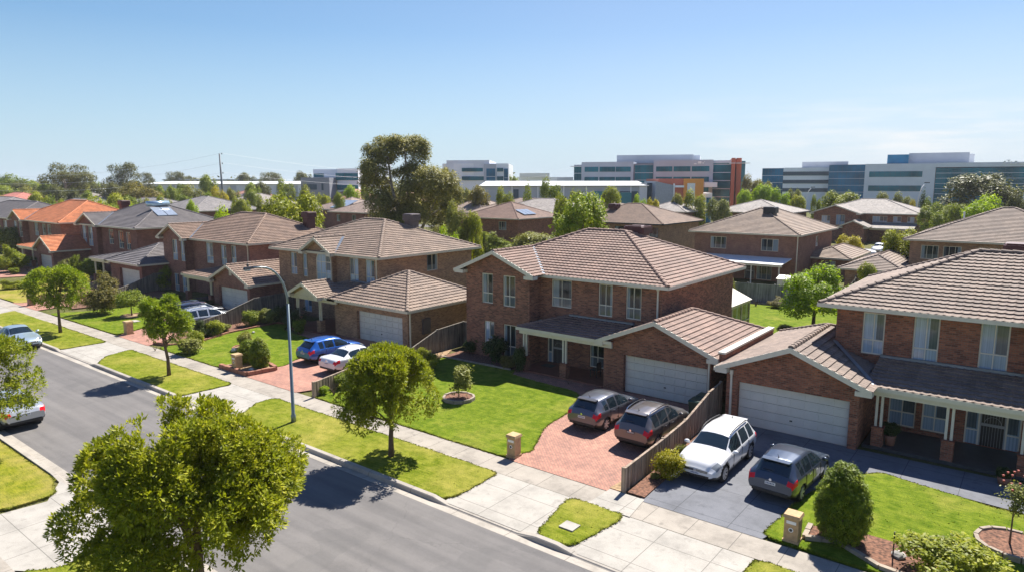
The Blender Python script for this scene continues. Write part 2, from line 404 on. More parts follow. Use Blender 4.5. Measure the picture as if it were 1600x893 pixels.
    def door(s, p, d, u0, u1, a, b, k):
        f = MB(); w = u1-u0; pb = lambda *q: f.pbox(p, d, *q)
        dw = 0.92; c = (u0+u1)/2 if 'r' not in k else u1-.06-dw/2; x0, x1 = c-dw/2, c+dw/2
        pb(u0,u0+.06,-.13,-.05,a,b); pb(u1-.06,u1,-.13,-.05,a,b); pb(u0+.06,u1-.06,-.13,-.05,b-.06,b)
        if x0-.06 > u0+.1: pb(x0-.07,x0,-.13,-.06,a,b-.06); pb(u0+.06,x0-.07,-.13,-.06,a+.62,a+.67)
        if x1+.06 < u1-.1: pb(x1,x1+.07,-.13,-.06,a,b-.06); pb(x1+.07,u1-.06,-.13,-.06,a+.62,a+.67)
        fo = obj('door', f, s.trim, s.root)
        g = MB(); P = lambda u, z, o=-.11: (p[0]+d[0]*u+d[1]*o, p[1]+d[1]*u-d[0]*o, z)
        for A, B in ((u0+.06, x0-.07), (x1+.07, u1-.06)):
            if B-A > .12:
                g = MB(); g.poly([P(A,a),P(B,a),P(B,b-.06),P(A,b-.06)], uv=[(3.1,2.01),(3.5,2.01),(3.5,2.99),(3.1,2.99)]); obj('pane', g, GLASS[1], fo)
        q = MB(); q.pbox(p, d, x0, x1, -.13, -.09, a, b-.06); obj('door_leaf', q, M['doordark'], fo)
        sc_ = MB(); ps = lambda *q: sc_.pbox(p, d, *q)
        ps(x0,x0+.05,-.088,-.07,a,b-.06); ps(x1-.05,x1,-.088,-.07,a,b-.06); ps(x0+.05,x1-.05,-.088,-.07,a+.9,a+1.02)
        for i in range(1, 8): ps(x0+.05+(dw-.1)*i/8-.006, x0+.05+(dw-.1)*i/8+.006, -.088,-.078,a,a+.9); ps(x0+.05+(dw-.1)*i/8-.006, x0+.05+(dw-.1)*i/8+.006, -.088,-.078,a+1.02,b-.06)
        sc_.tube([P(c+.3*math.cos(t), a+1.03+.3*math.sin(t), -.07) for t in [math.pi*i/10 for i in range(11)]], .012, 5)
        obj('security_screen', sc_, M['screen'], fo)
    def garage_door(s, p, d, u0, u1, a, b):
        g = MB(); n = 5; h = (b-a)/n; cols = 8; w = (u1-u0)/cols; q = MB()
        for i in range(n):
            z0, z1 = a+h*i, a+h*(i+1)
            g.pbox(p, d, u0, u1, -.3, -.262, z0+.009, z1-.009)
            for j in range(cols):
                g.pbox(p, d, u0+w*j+.06, u0+w*(j+1)-.06, -.2625, -.238, z0+.075, z1-.075)
        go = obj('garage_door', g, M['garage'], s.root)
        q.pbox(p, d, (u0+u1)/2-.06, (u0+u1)/2+.06, -.262, -.22, a+h*1.5-.02, a+h*1.5+.03); obj('handle', q, M['darkmetal'], go)
    def hip(s, x0, x1, y0, y1, ze, pitch, sides='frbl', lod=None, ridge=True, soffit=True):
        lod = s.lod if lod is None else lod; s.ng()
        W, D = x1-x0, y1-y0; h = min(W, D)/2; c, si = math.cos(R(pitch)), math.sin(R(pitch)); S = h/c; zr = ze+h*math.tan(R(pitch))
        P = {'f': ((x0,y0,ze),(1,0,0),(0,c,si),W), 'r': ((x1,y0,ze),(0,1,0),(-c,0,si),D), 'b': ((x1,y1,ze),(-1,0,0),(0,-c,si),W), 'l': ((x0,y1,ze),(0,-1,0),(c,0,si),D)}
        for k in sides:
            A, e, sl, L = P[k]; r1 = L-h
            tile_plane(s.roof, A, e, sl, L, S, h, max(h, r1), lod if k in 'fr' else min(lod, 1))
        if W >= D: a, b = (x0+h,(y0+y1)/2,zr), (x1-h,(y0+y1)/2,zr)
        else: a, b = ((x0+x1)/2,y0+h,zr), ((x0+x1)/2,y1-h,zr)
        if ridge:
            if math.dist(a, b) > 0.2: ridge_cap(s.nr(), a, b, lod)
            near = lambda q: a if math.dist(q, a) < math.dist(q, b) else b
            for q in ((x0,y0,ze),(x1,y0,ze),(x1,y1,ze),(x0,y1,ze)):
                k = near(q)
                if (q[1] == y1 and 'b' not in sides): continue
                ridge_cap(s.nr(), q, k, lod)
        s.gutters([(x0,y0),(x1,y0),(x1,y1),(x0,y1)], ze, close=True)
        if soffit: s.gut.poly([(x0,y1,ze-.12),(x1,y1,ze-.12),(x1,y0,ze-.12),(x0,y0,ze-.12)])
        return a, b, zr
    def gutters(s, pts, z, close=False, skip=()):
        n = len(pts)
        for i in range(n if close else n-1):
            if i in skip: continue
            a, b = pts[i], pts[(i+1)%n]; L = math.dist(a, b)
            d = ((b[0]-a[0])/L, (b[1]-a[1])/L)
            s.gut.pbox(a, d, -.06, L+.06, -.02, .1, z-.16, z-.015); s.gut.pbox(a, d, -.05, L+.05, .082, .1, z-.014, z+.02)
    def gable(s, xa, xb, yf, yb, ze, pitch, yw, xw0, xw1, zw, rear=False, left=True, lod=None, cap=True, vent=True, ret=(1, 1), lgut=True, rgut=True):
        lod = s.lod if lod is None else lod; s.ng()
        c, si, tn = math.cos(R(pitch)), math.sin(R(pitch)), math.tan(R(pitch)); h = (xb-xa)/2; S = h/c; xc = (xa+xb)/2; za = ze+h*tn; L = yb-yf
        tile_plane(s.roof, (xb,yf,ze), (0,1,0), (-c,0,si), L, S, 0, L-h if rear else L, lod)
        if left: tile_plane(s.roof, (xa,yb,ze), (0,-1,0), (c,0,si), L, S, h if rear else 0, L, min(lod, 1))
        if rear: tile_plane(s.roof, (xb,yb,ze), (-1,0,0), (0,-c,si), 2*h, S, h, h, min(lod, 1))
        ry = yb-h if rear else yb
        if cap: ridge_cap(s.nr(), (xc,yf+.05,za), (xc,ry,za), lod)
        if rear: ridge_cap(s.nr(), (xb,yb,ze), (xc,ry,za), lod); ridge_cap(s.nr(), (xa,yb,ze), (xc,ry,za), lod)
        zz = lambda x: za - abs(x-xc)*tn - .06
        s.wall.poly([(xw0,yw,zw),(xw1,yw,zw),(xw1,yw,zz(xw1)),(xc,yw,zz(xc)),(xw0,yw,zz(xw0))])
        for sx in (-1, 1):                  # barge boards
            bb = MB(); s.barges.append(bb)   # barge boards with a sloping soffit behind
            a = (xc, za+.05); b = (xc+sx*(h+.04), ze+.05-.04*tn)
            F = lambda y: [(a[0],y,a[1]-.24),(b[0],y,b[1]-.24),(b[0],y,b[1]),(a[0],y,a[1])]
            f0, f1 = F(yf-.03), F(yf+.02)
            (bb.poly(f0 if sx > 0 else f0[::-1]), bb.poly(f1[::-1] if sx > 0 else f1))
            for i in range(4): bb.poly([f0[i],f0[(i+1)%4],f1[(i+1)%4],f1[i]])
            bb.poly([(a[0],yf+.02,a[1]-.16),(b[0],yf+.02,b[1]-.16),(b[0],yw,b[1]-.16),(a[0],yw,a[1]-.16)])
            if ret[0 if sx < 0 else 1]:     # boxed eave return
                x = xw0 if sx < 0 else xw1; xe = xa-.04 if sx < 0 else xb+.04
                bb.box(min(x,xe)-(.12 if sx > 0 else 0), max(x,xe)+(.12 if sx < 0 else 0), yf-.02, yw+.01, ze-.24, ze-.03)
        if lgut: s.gutters([(xa,yb),(xa,yf)], ze)
        if rgut: s.gutters([(xb,yf),(xb,yb)], ze)
        s.gut.poly([(xw1-.05,yb,ze-.12),(xb,yb,ze-.12),(xb,yf,ze-.12),(xw1-.05,yf,ze-.12)][::-1]); s.gut.poly([(xa,yb,ze-.12),(xw0+.05,yb,ze-.12),(xw0+.05,yf,ze-.12),(xa,yf,ze-.12)][::-1])
        if vent:
            v = MB(); z = zw+.32*(za-zw)+.1; v.box(xc-.2, xc+.2, yw-.02, yw+.02, z, z+.42)
            for i in range(4): v.box(xc-.16, xc+.16, yw-.035, yw-.02, z+.05+i*.09, z+.09+i*.09)
            obj('gable_vent', v, s.trim, s.root)
        return za, ry
    def valley(s, a, b):
        s.nf().seg(a, b, .22, .02)
    def pipe(s, x, y, z0, z1):
        m = MB(); m.box(x-.045, x+.045, y-.08, y-.005, z0, z1); m.box(x-.07, x+.07, y-.12, y-.005, z1-.02, z1+.2)
        obj('downpipe', m, s.trim, s.root)
    def post(s, x, y, z0, z1, pier=0.8, twin=True):
        if pier:
            m = MB(); m.box(x-.22, x+.22, y-.22, y+.22, z0, z0+pier); m.box(x-.245, x+.245, y-.245, y+.245, z0+pier, z0+pier+.06)
            obj('brick_pier', m, s.brick, s.root)
        m = MB()
        for dx in ((-.1, .1) if twin else (0,)): m.box(x+dx-.05, x+dx+.05, y-.05, y+.05, z0+(pier+.06 if pier else 0), z1)
        obj('porch_post', m, s.trim, s.root)
    def porch(s, x0, x1, yf, yw, ze, pitch, hipl=True, hipr=False, lod=None):
        lod = s.lod if lod is None else lod; s.ng()
        c, si = math.cos(R(pitch)), math.sin(R(pitch)); W = x1-x0; D = yw-yf; S = D/c
        l1 = D*.8 if hipl else 0; r1 = W-(D*.8 if hipr else 0); zt = ze+D*math.tan(R(pitch))
        tile_plane(s.roof, (x0,yf,ze), (1,0,0), (0,c,si), W, S, l1, r1, lod)
        if hipl: s.roof.poly([(x0,yw,ze),(x0,yf,ze),(x0+l1,yw,zt)], uv=[(0,0),(2,0),(1,1)]); ridge_cap(s.nr(), (x0,yf,ze), (x0+l1,yw,zt), lod, .1)
        if hipr: s.roof.poly([(x1,yf,ze),(x1,yw,ze),(x0+r1,yw,zt)], uv=[(0,0),(2,0),(1,1)]); ridge_cap(s.nr(), (x1,yf,ze), (x0+r1,yw,zt), lod, .1)
        s.gutters(([(x0,yw)] if hipl else []) + [(x0,yf),(x1,yf)] + ([(x1,yw)] if hipr else []), ze)
        s.gut.box(x0+.05, x1-.05, yf+.12, yf+.26, ze-.4, ze-.13); s.gut.poly([(x0,yw,ze-.14),(x1,yw,ze-.14),(x1,yf,ze-.14),(x0,yf,ze-.14)])
        s.nf().box(x0+l1, x0+r1, yw-.16, yw-.004, zt-.05, zt+.1)
    def cooler(s, x, y, z, c, w=1.1, h=.75, skirt=.5):
        m = MB(); q = w/2; k = .12
        def ring(q, z): return [(x-q+k,y-q,z),(x+q-k,y-q,z),(x+q,y-q+k,z),(x+q,y+q-k,z),(x+q-k,y+q,z),(x-q+k,y+q,z),(x-q,y+q-k,z),(x-q,y-q+k,z)]
        m.rings([ring(q*.8,z-skirt), ring(q*.8,z), ring(q,z+.02), ring(q,z+h-.1), ring(q-.07,z+h)])
        for i in range(5):
            m.box(x-q+.15, x+q-.15, y-q-.015, y-q, z+.12+i*.1, z+.17+i*.1); m.box(x+q, x+q+.015, y-q+.15, y+q-.15, z+.12+i*.1, z+.17+i*.1)
        s.coolers = getattr(s, 'coolers', []) + [(m, c)]
    def done(s):
        if s.wall.f: obj('wall', s.wall, s.brick, s.root)
        if s.roof.f:
            ro = obj('roof', s.roof, s.roofm, s.root)
            for m in s.ridges: obj('ridge_cap', m, s.roofm, ro)
            for m, c in getattr(s, 'coolers', []): obj('rooftop_cooler', m, c, ro)
            for m in s.flashes: obj('flashing', m, M['flash'], ro)
        for m in s.guts:
            if m.f: obj('gutter', m, s.trim, s.root)
        for m in s.barges: obj('barge_board', m, s.trim, s.root)
        return s.root
# ---------------------------------------------------------------- material set
M = {}
M['cream'] = plain('cream_paint', (.62, .55, .42), .45, var=.06)
M['cream2'] = plain('pale_cream_paint', (.68, .63, .53), .45, var=.06)
M['garage'] = plain('garage_paint', (.66, .64, .58), .5, var=.07, scale=1.2)
M['darkmetal'] = plain('dark_metal', (.03, .03, .032), .45)
M['doordark'] = plain('dark_door', (.03, .025, .022), .4)
M['screen'] = plain('screen_grey', (.33, .33, .34), .5)
M['flash'] = plain('lead_flashing', (.23, .26, .3), .4, metal=.5)
M['white'] = plain('white_paint', (.8, .8, .78), .45, var=.05)
M['galv'] = plain('galvanised', (.42, .44, .46), .35, metal=.7, var=.1)
M['terracotta'] = plain('terracotta', (.3, .13, .08), .8)
M['plastic_green'] = plain('bin_green', (.015, .05, .03), .45)
M['maroon'] = plain('cooler_maroon', (.075, .018, .02), .5)
M['cooler_brown'] = plain('cooler_brown', (.1, .075, .075), .5)
M['cooler_black'] = plain('cooler_black', (.025, .025, .03), .5)
M['bark'] = plain('bark', (.13, .085, .055), .9, var=.4, scale=7)
M['gumbark'] = plain('gum_bark', (.34, .28, .22), .85, var=.45, scale=3)
M['timber'] = palings('fence_timber', (.36, .285, .215))
M['timber_dark'] = palings('fence_timber_dark', (.22, .2, .165))
M['timber_grey'] = palings('fence_timber_grey', (.32, .32, .3))
M['mulch'] = plain('mulch', (.16, .075, .045), .95, var=.75, scale=9)
M['mulch_dry'] = plain('dry_mulch', (.3, .2, .11), .95, var=.5, scale=7)
M['edging'] = plain('edging_stone', (.3, .245, .19), .85, var=.25, scale=4)
M['rock'] = plain('rock', (.42, .4, .37), .85, var=.3, scale=3)
M['sandstone'] = plain('sandstone', (.46, .31, .16), .85, var=.2, scale=6)
M['tyre'] = plain('tyre', (.014, .014, .015), .8, var=.1)
M['rim'] = plain('alloy', (.45, .45, .47), .35, metal=.4, var=0)
M['blacktrim'] = plain('black_trim', (.018, .018, .02), .5, var=0)
M['carglass'] = plain('car_glass', (.012, .022, .03), .05, spec=.8, var=0)
M['taillight'] = plain('tail_lamp', (.75, .012, .018), .12, var=0)
M['headlight'] = plain('head_lamp', (.2, .22, .24), .08, var=0)
M['plate'] = plain('number_plate', (.75, .76, .78), .4, var=0)
M['chrome'] = plain('chrome', (.75, .76, .78), .15, metal=1, var=0)
M['solar'] = plain('solar_glass', (.26, .3, .36), .12, spec=.9, var=.1)
M['steel_tank'] = plain('steel_tank', (.45, .58, .66), .25, metal=.6, var=.05)
M['red_flower'] = plain('rose_petal', (.36, .07, .05), .7)
M['white_flower'] = plain('white_petal', (.8, .8, .75), .6)
M['slate'] = plain('porch_slate', (.045, .05, .055), .5, var=.2)
M['porch_tile'] = plain('porch_tile', (.2, .075, .05), .6, var=.2)
GLASS = [curtain('curtain_sky_pane_%d' % i, (.33+.05*i, .43+.05*i, .55+.04*i), (.15, .19, .21), (.06, .078, .09), .5+.06*i) for i in range(3)]  # bluish pale tone has the sky's reflection painted into the curtain colour
GLASS_DARK = [curtain('dim_pane_%d' % i, (.27, .33, .37), (.1, .12, .13), (.03, .036, .04), .2+.14*i) for i in range(2)]
BR_RED = brick('red_brick', (.4, .165, .102), (.14, .056, .043), (.26, .19, .145))
BR_RED2 = brick('rust_brick', (.43, .162, .095), (.155, .058, .041), (.25, .175, .13))
BR_TAN = brick('tan_brick', (.44, .26, .155), (.22, .125, .08), (.34, .25, .18))
BR_PINK = brick('pink_brown_brick', (.33, .16, .12), (.21, .098, .075), (.27, .18, .145))
BR_PLUM = brick('plum_brick', (.27, .118, .09), (.195, .082, .066), (.24, .15, .125))
BR_BG = brick('brown_brick', (.31, .15, .105), (.225, .105, .075), (.27, .19, .145))
T_BROWN = tilemat('brown_tile', (.245, .185, .15), .16); T_ROSE = tilemat('rose_brown_tile', (.27, .178, .142), .16)
T_TAN = tilemat('tan_brown_tile', (.27, .2, .155), .16); T_GREY = tilemat('charcoal_tile', (.165, .15, .15), .12)
T_ORANGE = tilemat('orange_tile', (.52, .19, .085), .16); T_UMBER = tilemat('umber_tile', (.25, .172, .13), .16)
L_BROWN = tilemat('far_brown_tile', (.25, .185, .15), lines=True); L_ASH = tilemat('ash_tile', (.27, .24, .22), lines=True)
L_DARK = tilemat('dark_grey_tile', (.2, .185, .18), lines=True); L_RED = tilemat('red_tile', (.46, .17, .13), lines=True)
L_TAN = tilemat('sandy_tile', (.3, .225, .16), lines=True); L_PINK = tilemat('pink_tile', (.42, .21, .16), lines=True)
GRASS = grassmat('lawn_grass', (.075, .125, .006), (.17, .215, .02), (.32, .28, .07), .36)
GRASS_S = grassmat('strip_grass', (.1, .135, .006), (.21, .228, .028), (.36, .3, .08), .44)
GRASS_D = grassmat('dry_grass', (.13, .16, .01), (.25, .245, .025), (.4, .29, .12), .52)
GROUND = grassmat('suburb_ground', (.07, .085, .025), (.13, .13, .045), (.2, .16, .09), .45)
ROADM = concmat('asphalt', (.155, .146, .14), None, var=.06, stain=.9)
CONC = concmat('footpath_concrete', (.33, .295, .25), (1.5, 0, .3, 0), var=.17, stain=.66)
CONC_D = concmat('crossover_concrete', (.365, .34, .3), (1.9, 1.55, .55, .35), var=.14, stain=.72)
nt = ROADM.node_tree; b = nt.nodes['Principled BSDF']; old = b.inputs['Base Color'].links[0].from_socket
mp_ = N(nt, 'ShaderNodeMapping'); mp_.inputs['Scale'].default_value = (.05, 1.1, 1); nt.links.new(N(nt, 'ShaderNodeNewGeometry').outputs['Position'], mp_.inputs[0])
c_ = mixc(nt, 1.0, old, ramp(nt, noise(nt, 1.5, 3.0, mp_.outputs[0]), ((.36, (.84,.84,.85)), (.64, (1.12,1.11,1.1)))), 'MULTIPLY')
vr = N(nt, 'ShaderNodeTexVoronoi', Scale=.16); vr.feature = 'DISTANCE_TO_EDGE'; wn = N(nt, 'ShaderNodeTexNoise', Scale=1.2, Detail=5.0)
gp = N(nt, 'ShaderNodeNewGeometry').outputs['Position']; nt.links.new(gp, wn.inputs['Vector']); va = N(nt, 'ShaderNodeVectorMath'); va.operation = 'ADD'; nt.links.new(gp, va.inputs[0]); nt.links.new(wn.outputs['Color'], va.inputs[1]); nt.links.new(va.outputs[0], vr.inputs['Vector'])
c_ = mixc(nt, mth(nt, 'MULTIPLY', mth(nt, 'LESS_THAN', vr.outputs['Distance'], .0022), .22), c_, (.06,.058,.056))
c_ = mixc(nt, mth(nt, 'MULTIPLY', ramp(nt, noise(nt, .5, 2.0, None, .3), ((.62, Z3), (.64, (1,1,1)))), .25), c_, (.1,.097,.095))
nt.links.new(c_, b.inputs['Base Color'])
KERBM = concmat('kerb_concrete', (.36, .325, .28), (2.4, 0, 0, 0), var=.14)
BLUE = concmat('bluestone_concrete', (.15, .155, .172), (1.95, 2.3, 0.75, .1), var=.12, stain=.7)
PAVER = pavermat('driveway_paver', (.4, .195, .135), (.31, .145, .105), (.2, .13, .1))
PAVER2 = pavermat('pink_paver', (.4, .2, .145), (.34, .165, .12), (.25, .15, .11))

# ---------------------------------------------------------------- ground, road, paths
def pts(*l): return [at(*p) for p in l]
g = MB(); g.sheet([(-1700,-300),(1000,-300),(1000,1700),(-1700,1700)], -.03); struct('ground', g, GROUND)
X0, X1 = -260.0, 12.0
road = MB(); road.sheet([(X0,9.45),(X1,9.45),(X1,16.4),(X0,16.4)], -.012); struct('road', road, ROADM)
road2 = MB(); road2.sheet([(-240,126.5),(60,126.5),(60,133),(-240,133)], -.012); struct('road', road2, ROADM, origin=(-60,130,0))
park = MB(); park.sheet([atd(1190,300,175)[:2], atd(1330,300,165)[:2], atd(1330,300,150)[:2], atd(1190,300,156)[:2]][::-1], -.008); struct('car_park', park, ROADM, origin=(-60,160,0))
def kerb(segs, y, s):                      # s = +1: house side, kerb face towards -Y
    m = MB()
    def prof(x, h):
        q = [(y-s*.42, -.008), (y-s*.08, -.03), (y-s*.05, h-.03), (y-s*.02, h), (y+s*.16, h+.004), (y+s*.16, -.05)]
        return [(x, a, b) for a, b in q]
    for i in range(len(segs)-1):
        (x0, h0), (x1, h1) = segs[i], segs[i+1]
        A, B = prof(x0, h0), prof(x1, h1)
        for k in range(5):
            q = [A[k], B[k], B[k+1], A[k+1]]; m.poly(q if s > 0 else q[::-1])
    return m
hi, lo = .13, .015
ks = [(X0, hi)]
drops = [(-124,-113), (-103,-95), (-84.5,-76), (-63.5,-54) , (-46.8,-36.8)][:0] + [(-107.5,-101.5), (-77.5,-71.0), (-53.0,-47.4), (-36.2,-30.6), (-16.4,-12.7), (-10.9,-6.3)]
for a, b in drops: ks += [(a-.5, hi), (a+.25, lo), (b-.25, lo), (b+.5, hi)]
ks.append((X1, hi))
struct('kerb', kerb(ks, 16.82, 1), KERBM, origin=(-20, 16.8, 0))
struct('kerb', kerb([(X0, hi), (-30.2, hi), (-29.3, lo), (-23.6, lo), (-22.7, hi), (X1, hi)], 9.05, -1), KERBM, origin=(-20, 9, 0))
fp = MB(); fp.sheet([(X0,20.05),(X1,20.05),(X1,21.35),(X0,21.35)], .035); struct('footpath', fp, CONC)
fp2 = MB(); fp2.sheet([(X0,4.4),(X1,4.4),(X1,5.7),(X0,5.7)], .035); struct('footpath', fp2, CONC)
def round_poly(p, r=.5, n=4):
    out = []
    for i in range(len(p)):
        a, b, c = p[i-1], p[i], p[(i+1) % len(p)]
        da, dc = math.dist(a, b), math.dist(c, b); k = min(r, da*.4, dc*.4)
        u = ((a[0]-b[0])/da*k, (a[1]-b[1])/da*k); v = ((c[0]-b[0])/dc*k, (c[1]-b[1])/dc*k)
        for j in range(n+1):
            t = j/n; out.append((b[0]+u[0]*(1-t)**2+v[0]*t*t, b[1]+u[1]*(1-t)**2+v[1]*t*t))
    return out
def wobble(p, step=.35, amp=.035):
    out = []; rn = random.Random(int(p[0][0]*100))
    for i in range(len(p)):
        a, b = p[i], p[(i+1) % len(p)]; n = max(1, int(math.dist(a, b)/step))
        for j in range(n): t = j/n; out.append((a[0]+(b[0]-a[0])*t+rn.uniform(-amp, amp), a[1]+(b[1]-a[1])*t+rn.uniform(-amp, amp)))
    return out
LAWNS = []
def lawn(p, m=None, z0=-.02, z1=.07, name='lawn', r=.4, amp=.035):
    q = wobble(round_poly(p, r), amp=amp); mb = MB(); n = len(q)
    mb.poly([(a[0], a[1], z1) for a in q])
    for i in range(n): a, b = q[i], q[(i+1) % n]; mb.poly([(a[0],a[1],z0),(b[0],b[1],z0),(b[0],b[1],z1),(a[0],a[1],z1)])
    struct(name, mb, m or GRASS, origin=(q[0][0], q[0][1], 0)); LAWNS.append((q, z1)); return q
# crossings over the nature strip
for a, b, c, d in ((-16.9,-10.8,-16.4,-10.9), (-10.9,-6.2,-10.9,-6.3), (-36.4,-31.2,-36.3,-30.6), (-53.4,-48.5,-53.2,-47.3), (-77.8,-72.2,-77.7,-71.2), (-107.5,-102,-107.5,-101.5)):
    m = MB(); m.sheet([(c,16.9),(d,16.9),(b,20.04),(a,20.04)], .03 if a != -10.9 else .026); struct('driveway_crossing', m, CONC_D, origin=(a, 18, 0))
m = MB(); m.sheet([(-29.4,8.95),(-23.4,8.95),(-22.4,6.4),(-23.4,5.72),(-23.4,-3),(-30,-3),(-30,5.72),(-28.0,6.5),(-27.8,8.0)][::-1], .03); struct('driveway_crossing', m, CONC_D, origin=(-26, 7, 0))
# nature strips on the house side
lawn([(-12.98,20.0),(-10.6,20.0),(-11.0,17.25),(-11.4,17.0),(-12.4,17.05)], GRASS_S, r=.5, name='nature_strip')
lawn([(-31.9,20.02),(-16.35,20.02),(-16.3,17.5),(-16.6,17.0),(-30.5,17.0),(-31.9,18.9)][::-1], GRASS_S, name='nature_strip')
lawn([(-49.4,20.02),(-36.1,20.02),(-36.3,17.0),(-47.0,17.0),(-48.7,18.2)][::-1], GRASS_S, name='nature_strip')
lawn([(-73.0,20.02),(-53.2,20.02),(-53.2,17.0),(-71.0,17.0)][::-1], GRASS_S, name='nature_strip')
lawn([(-102.3,20.02),(-77.9,20.02),(-78.0,17.0),(-101.6,17.0)][::-1], GRASS_S, name='nature_strip')
lawn([(-190,20.02),(-107.8,20.02),(-107.8,17.0),(-190,17.0)][::-1], GRASS_S, name='nature_strip')
lawn([(-6.15,20.02),(12,20.02),(12,17.0),(-6.3,17.0)][::-1], GRASS_S, name='nature_strip')
# near side strips
lawn([(-33.6,8.85),(-29.9,8.85),(-28.1,8.4),(-28.2,6.7),(-30,5.75),(-60,5.75),(-60,8.85)], GRASS_D, name='nature_strip')
lawn([(-22.6,8.85),(12,8.85),(12,5.75),(-23.2,5.75),(-22.4,6.6)][::-1], GRASS_S, name='nature_strip')
lawn([(-60,4.38),(-30.1,4.38),(-30.1,-4),(-60,-4)][::-1], GRASS_D)
lawn([(-23.3,4.38),(12,4.38),(12,-4),(-23.3,-4)][::-1], GRASS)
# front lawns
def curve(*p): return [at(*q) for q in p]
lawn([(-31.0,21.4),(-17.3,21.4)] + curve((831,708),(840,688),(854,665.5),(882,650)) + [(-18.6,28.9),(-19.4,30.9),(-24.7,31.4),(-25.2,32.4),(-30.7,32.2),(-31.3,29)], GRASS, r=.8)
lawn([(-6.5,21.55),(6,21.4),(6,28.4),(-.6,28.6),(-4.4,29.5),(-5.75,27.4),(-6.3,24.5)], GRASS, r=.5)
lawn([(-48.6,21.4),(-40.1,21.4),(-39.4,22.3),(-37.0,23.8),(-38.4,26.2),(-41.2,29.6),(-46.9,30.3),(-48.2,32.0),(-49.6,31.4),(-49.1,27),(-47.8,24)], GRASS, r=.9)
lawn([(-69.0,21.45),(-55.1,21.45),(-56.3,24.2),(-59.6,27.6),(-62.6,30.2),(-67,31.2),(-69.6,31.6),(-69.2,28.6),(-67.2,24.5)], GRASS, r=.8)
lawn([(-93,21.5),(-77,21.5),(-77.5,24),(-83,29),(-93,30)], GRASS_D, r=.8); lawn([(-140,21.5),(-107,21.5),(-108,25),(-113,30),(-140,31)], GRASS_D, r=.8)
lawn([(-27,47),(-12.5,47),(-10.5,60),(-10.5,66),(-27,64.5)], GRASS, r=.3)
# driveways and paths on the lots
def sheet(name, p, z, m): mb = MB(); mb.sheet(p, z); return struct(name, mb, m, origin=(p[0][0], p[0][1], 0))
sheet('driveway', [(-16.9,21.3),(-12.1,21.3),(-11.75,21.6),(-12.5,32.6),(-19.6,32.6),(-25.1,32.6),(-25.1,30.7),(-18.7,30.4),(-18.9,28)], .05, PAVER)
sheet('driveway', [(-10.85,21.35),(-6.4,21.35),(-5.7,24),(-5.2,27.5),(-4.4,29.2),(6,28.2),(6,31.8),(-5.7,31.6),(-11.4,31.6)], .046, BLUE)
sheet('driveway', [(-37.4,21.3),(-31.9,21.3),(-30.9,24),(-32.6,27),(-33.6,32),(-42.6,32),(-47.6,31.3),(-41.4,29.2),(-38,26)], .05, PAVER2)
sheet('driveway', [(-54.8,21.3),(-49.6,21.3),(-51.2,24.5),(-53.3,32.2),(-67,32.4),(-66.6,31),(-60,27.6),(-56,24)], .05, PAVER2)
sheet('driveway', [(-77.8,21.3),(-71.5,21.3),(-73.5,32.4),(-88,32.4),(-82,28)], .05, PAVER2)
sheet('driveway', [(-107.5,21.3),(-101.3,21.3),(-98,32.4),(-114,32.4),(-110,28)], .05, PAVER2)
sheet('concrete_apron', [(-12.2,20.0),(-10.5,20.0),(-10.7,21.5),(-12.15,21.5)], .055, CONC_D)
# garden beds
BED = lambda p, m='mulch', z=.1: struct('garden_bed', (lambda b: (b.prism(p, -.02, z), b)[1])(MB()), M[m], origin=(p[0][0], p[0][1], 0))
BED([(-11.45,21.6),(-10.75,21.6),(-10.95,25),(-11.1,31.3),(-11.9,31.3)]); BED([(-12.2,21.55),(-11.6,21.55),(-11.95,24.5)], 'mulch_dry', .07)
BED([(-31.0,31.9),(-25.3,32.2),(-25.2,33.8),(-31,33.8)]); BED([(-32.0,24),(-30.9,24),(-30.7,31.9),(-31.8,33.8)], 'mulch_dry')
BED([(-51.5,24),(-48.6,23.0),(-48.8,27),(-49.4,31.5),(-47,32.1),(-47,33.6),(-53,33.6)], 'mulch'); BED([(-72.6,24),(-69.6,23.6),(-69.2,28.6),(-69.8,33),(-74.6,33.5)])
BED([(-5.3,22.1),(-4.5,22.5),(-3.0,21.8),(-1.2,21.55),(-.6,22.4),(-2.2,23.6),(-4.4,23.6),(-5.3,23.1)], 'mulch', .14)
BED([(-40.0,21.5),(-37.0,21.5),(-36.85,23.2),(-38.2,23.5),(-39.6,22.9)], 'mulch_dry', .2)
BED([(-27,64.6),(-10.5,66),(-10.5,67),(-27,65.6)]); BED([(-93,31),(-88.4,31),(-88.4,35.5),(-98,35.8)]); BED([(-80.2,24),(-77.2,22.5),(-76,29),(-79,32)])

# ---------------------------------------------------------------- the front row of houses
def wp(x0, x1, yt, yb, Y, k='w'):
    xc = (x0+x1)/2; r1, r2 = ray(xc, yt), ray(xc, yb)
    return (u_at(x0, (yt+yb)/2, Y), u_at(x1, (yt+yb)/2, Y), HC+r2[2]*Y/r2[1], HC+r1[2]*Y/r1[1], k)
def slab(h, x0, x1, y0, y1, z, m):
    b = MB(); b.box(x0, x1, y0, y1, 0, z); obj('porch_floor', b, m, h.root)
FRONT = 'two-storey brick houses along the street'

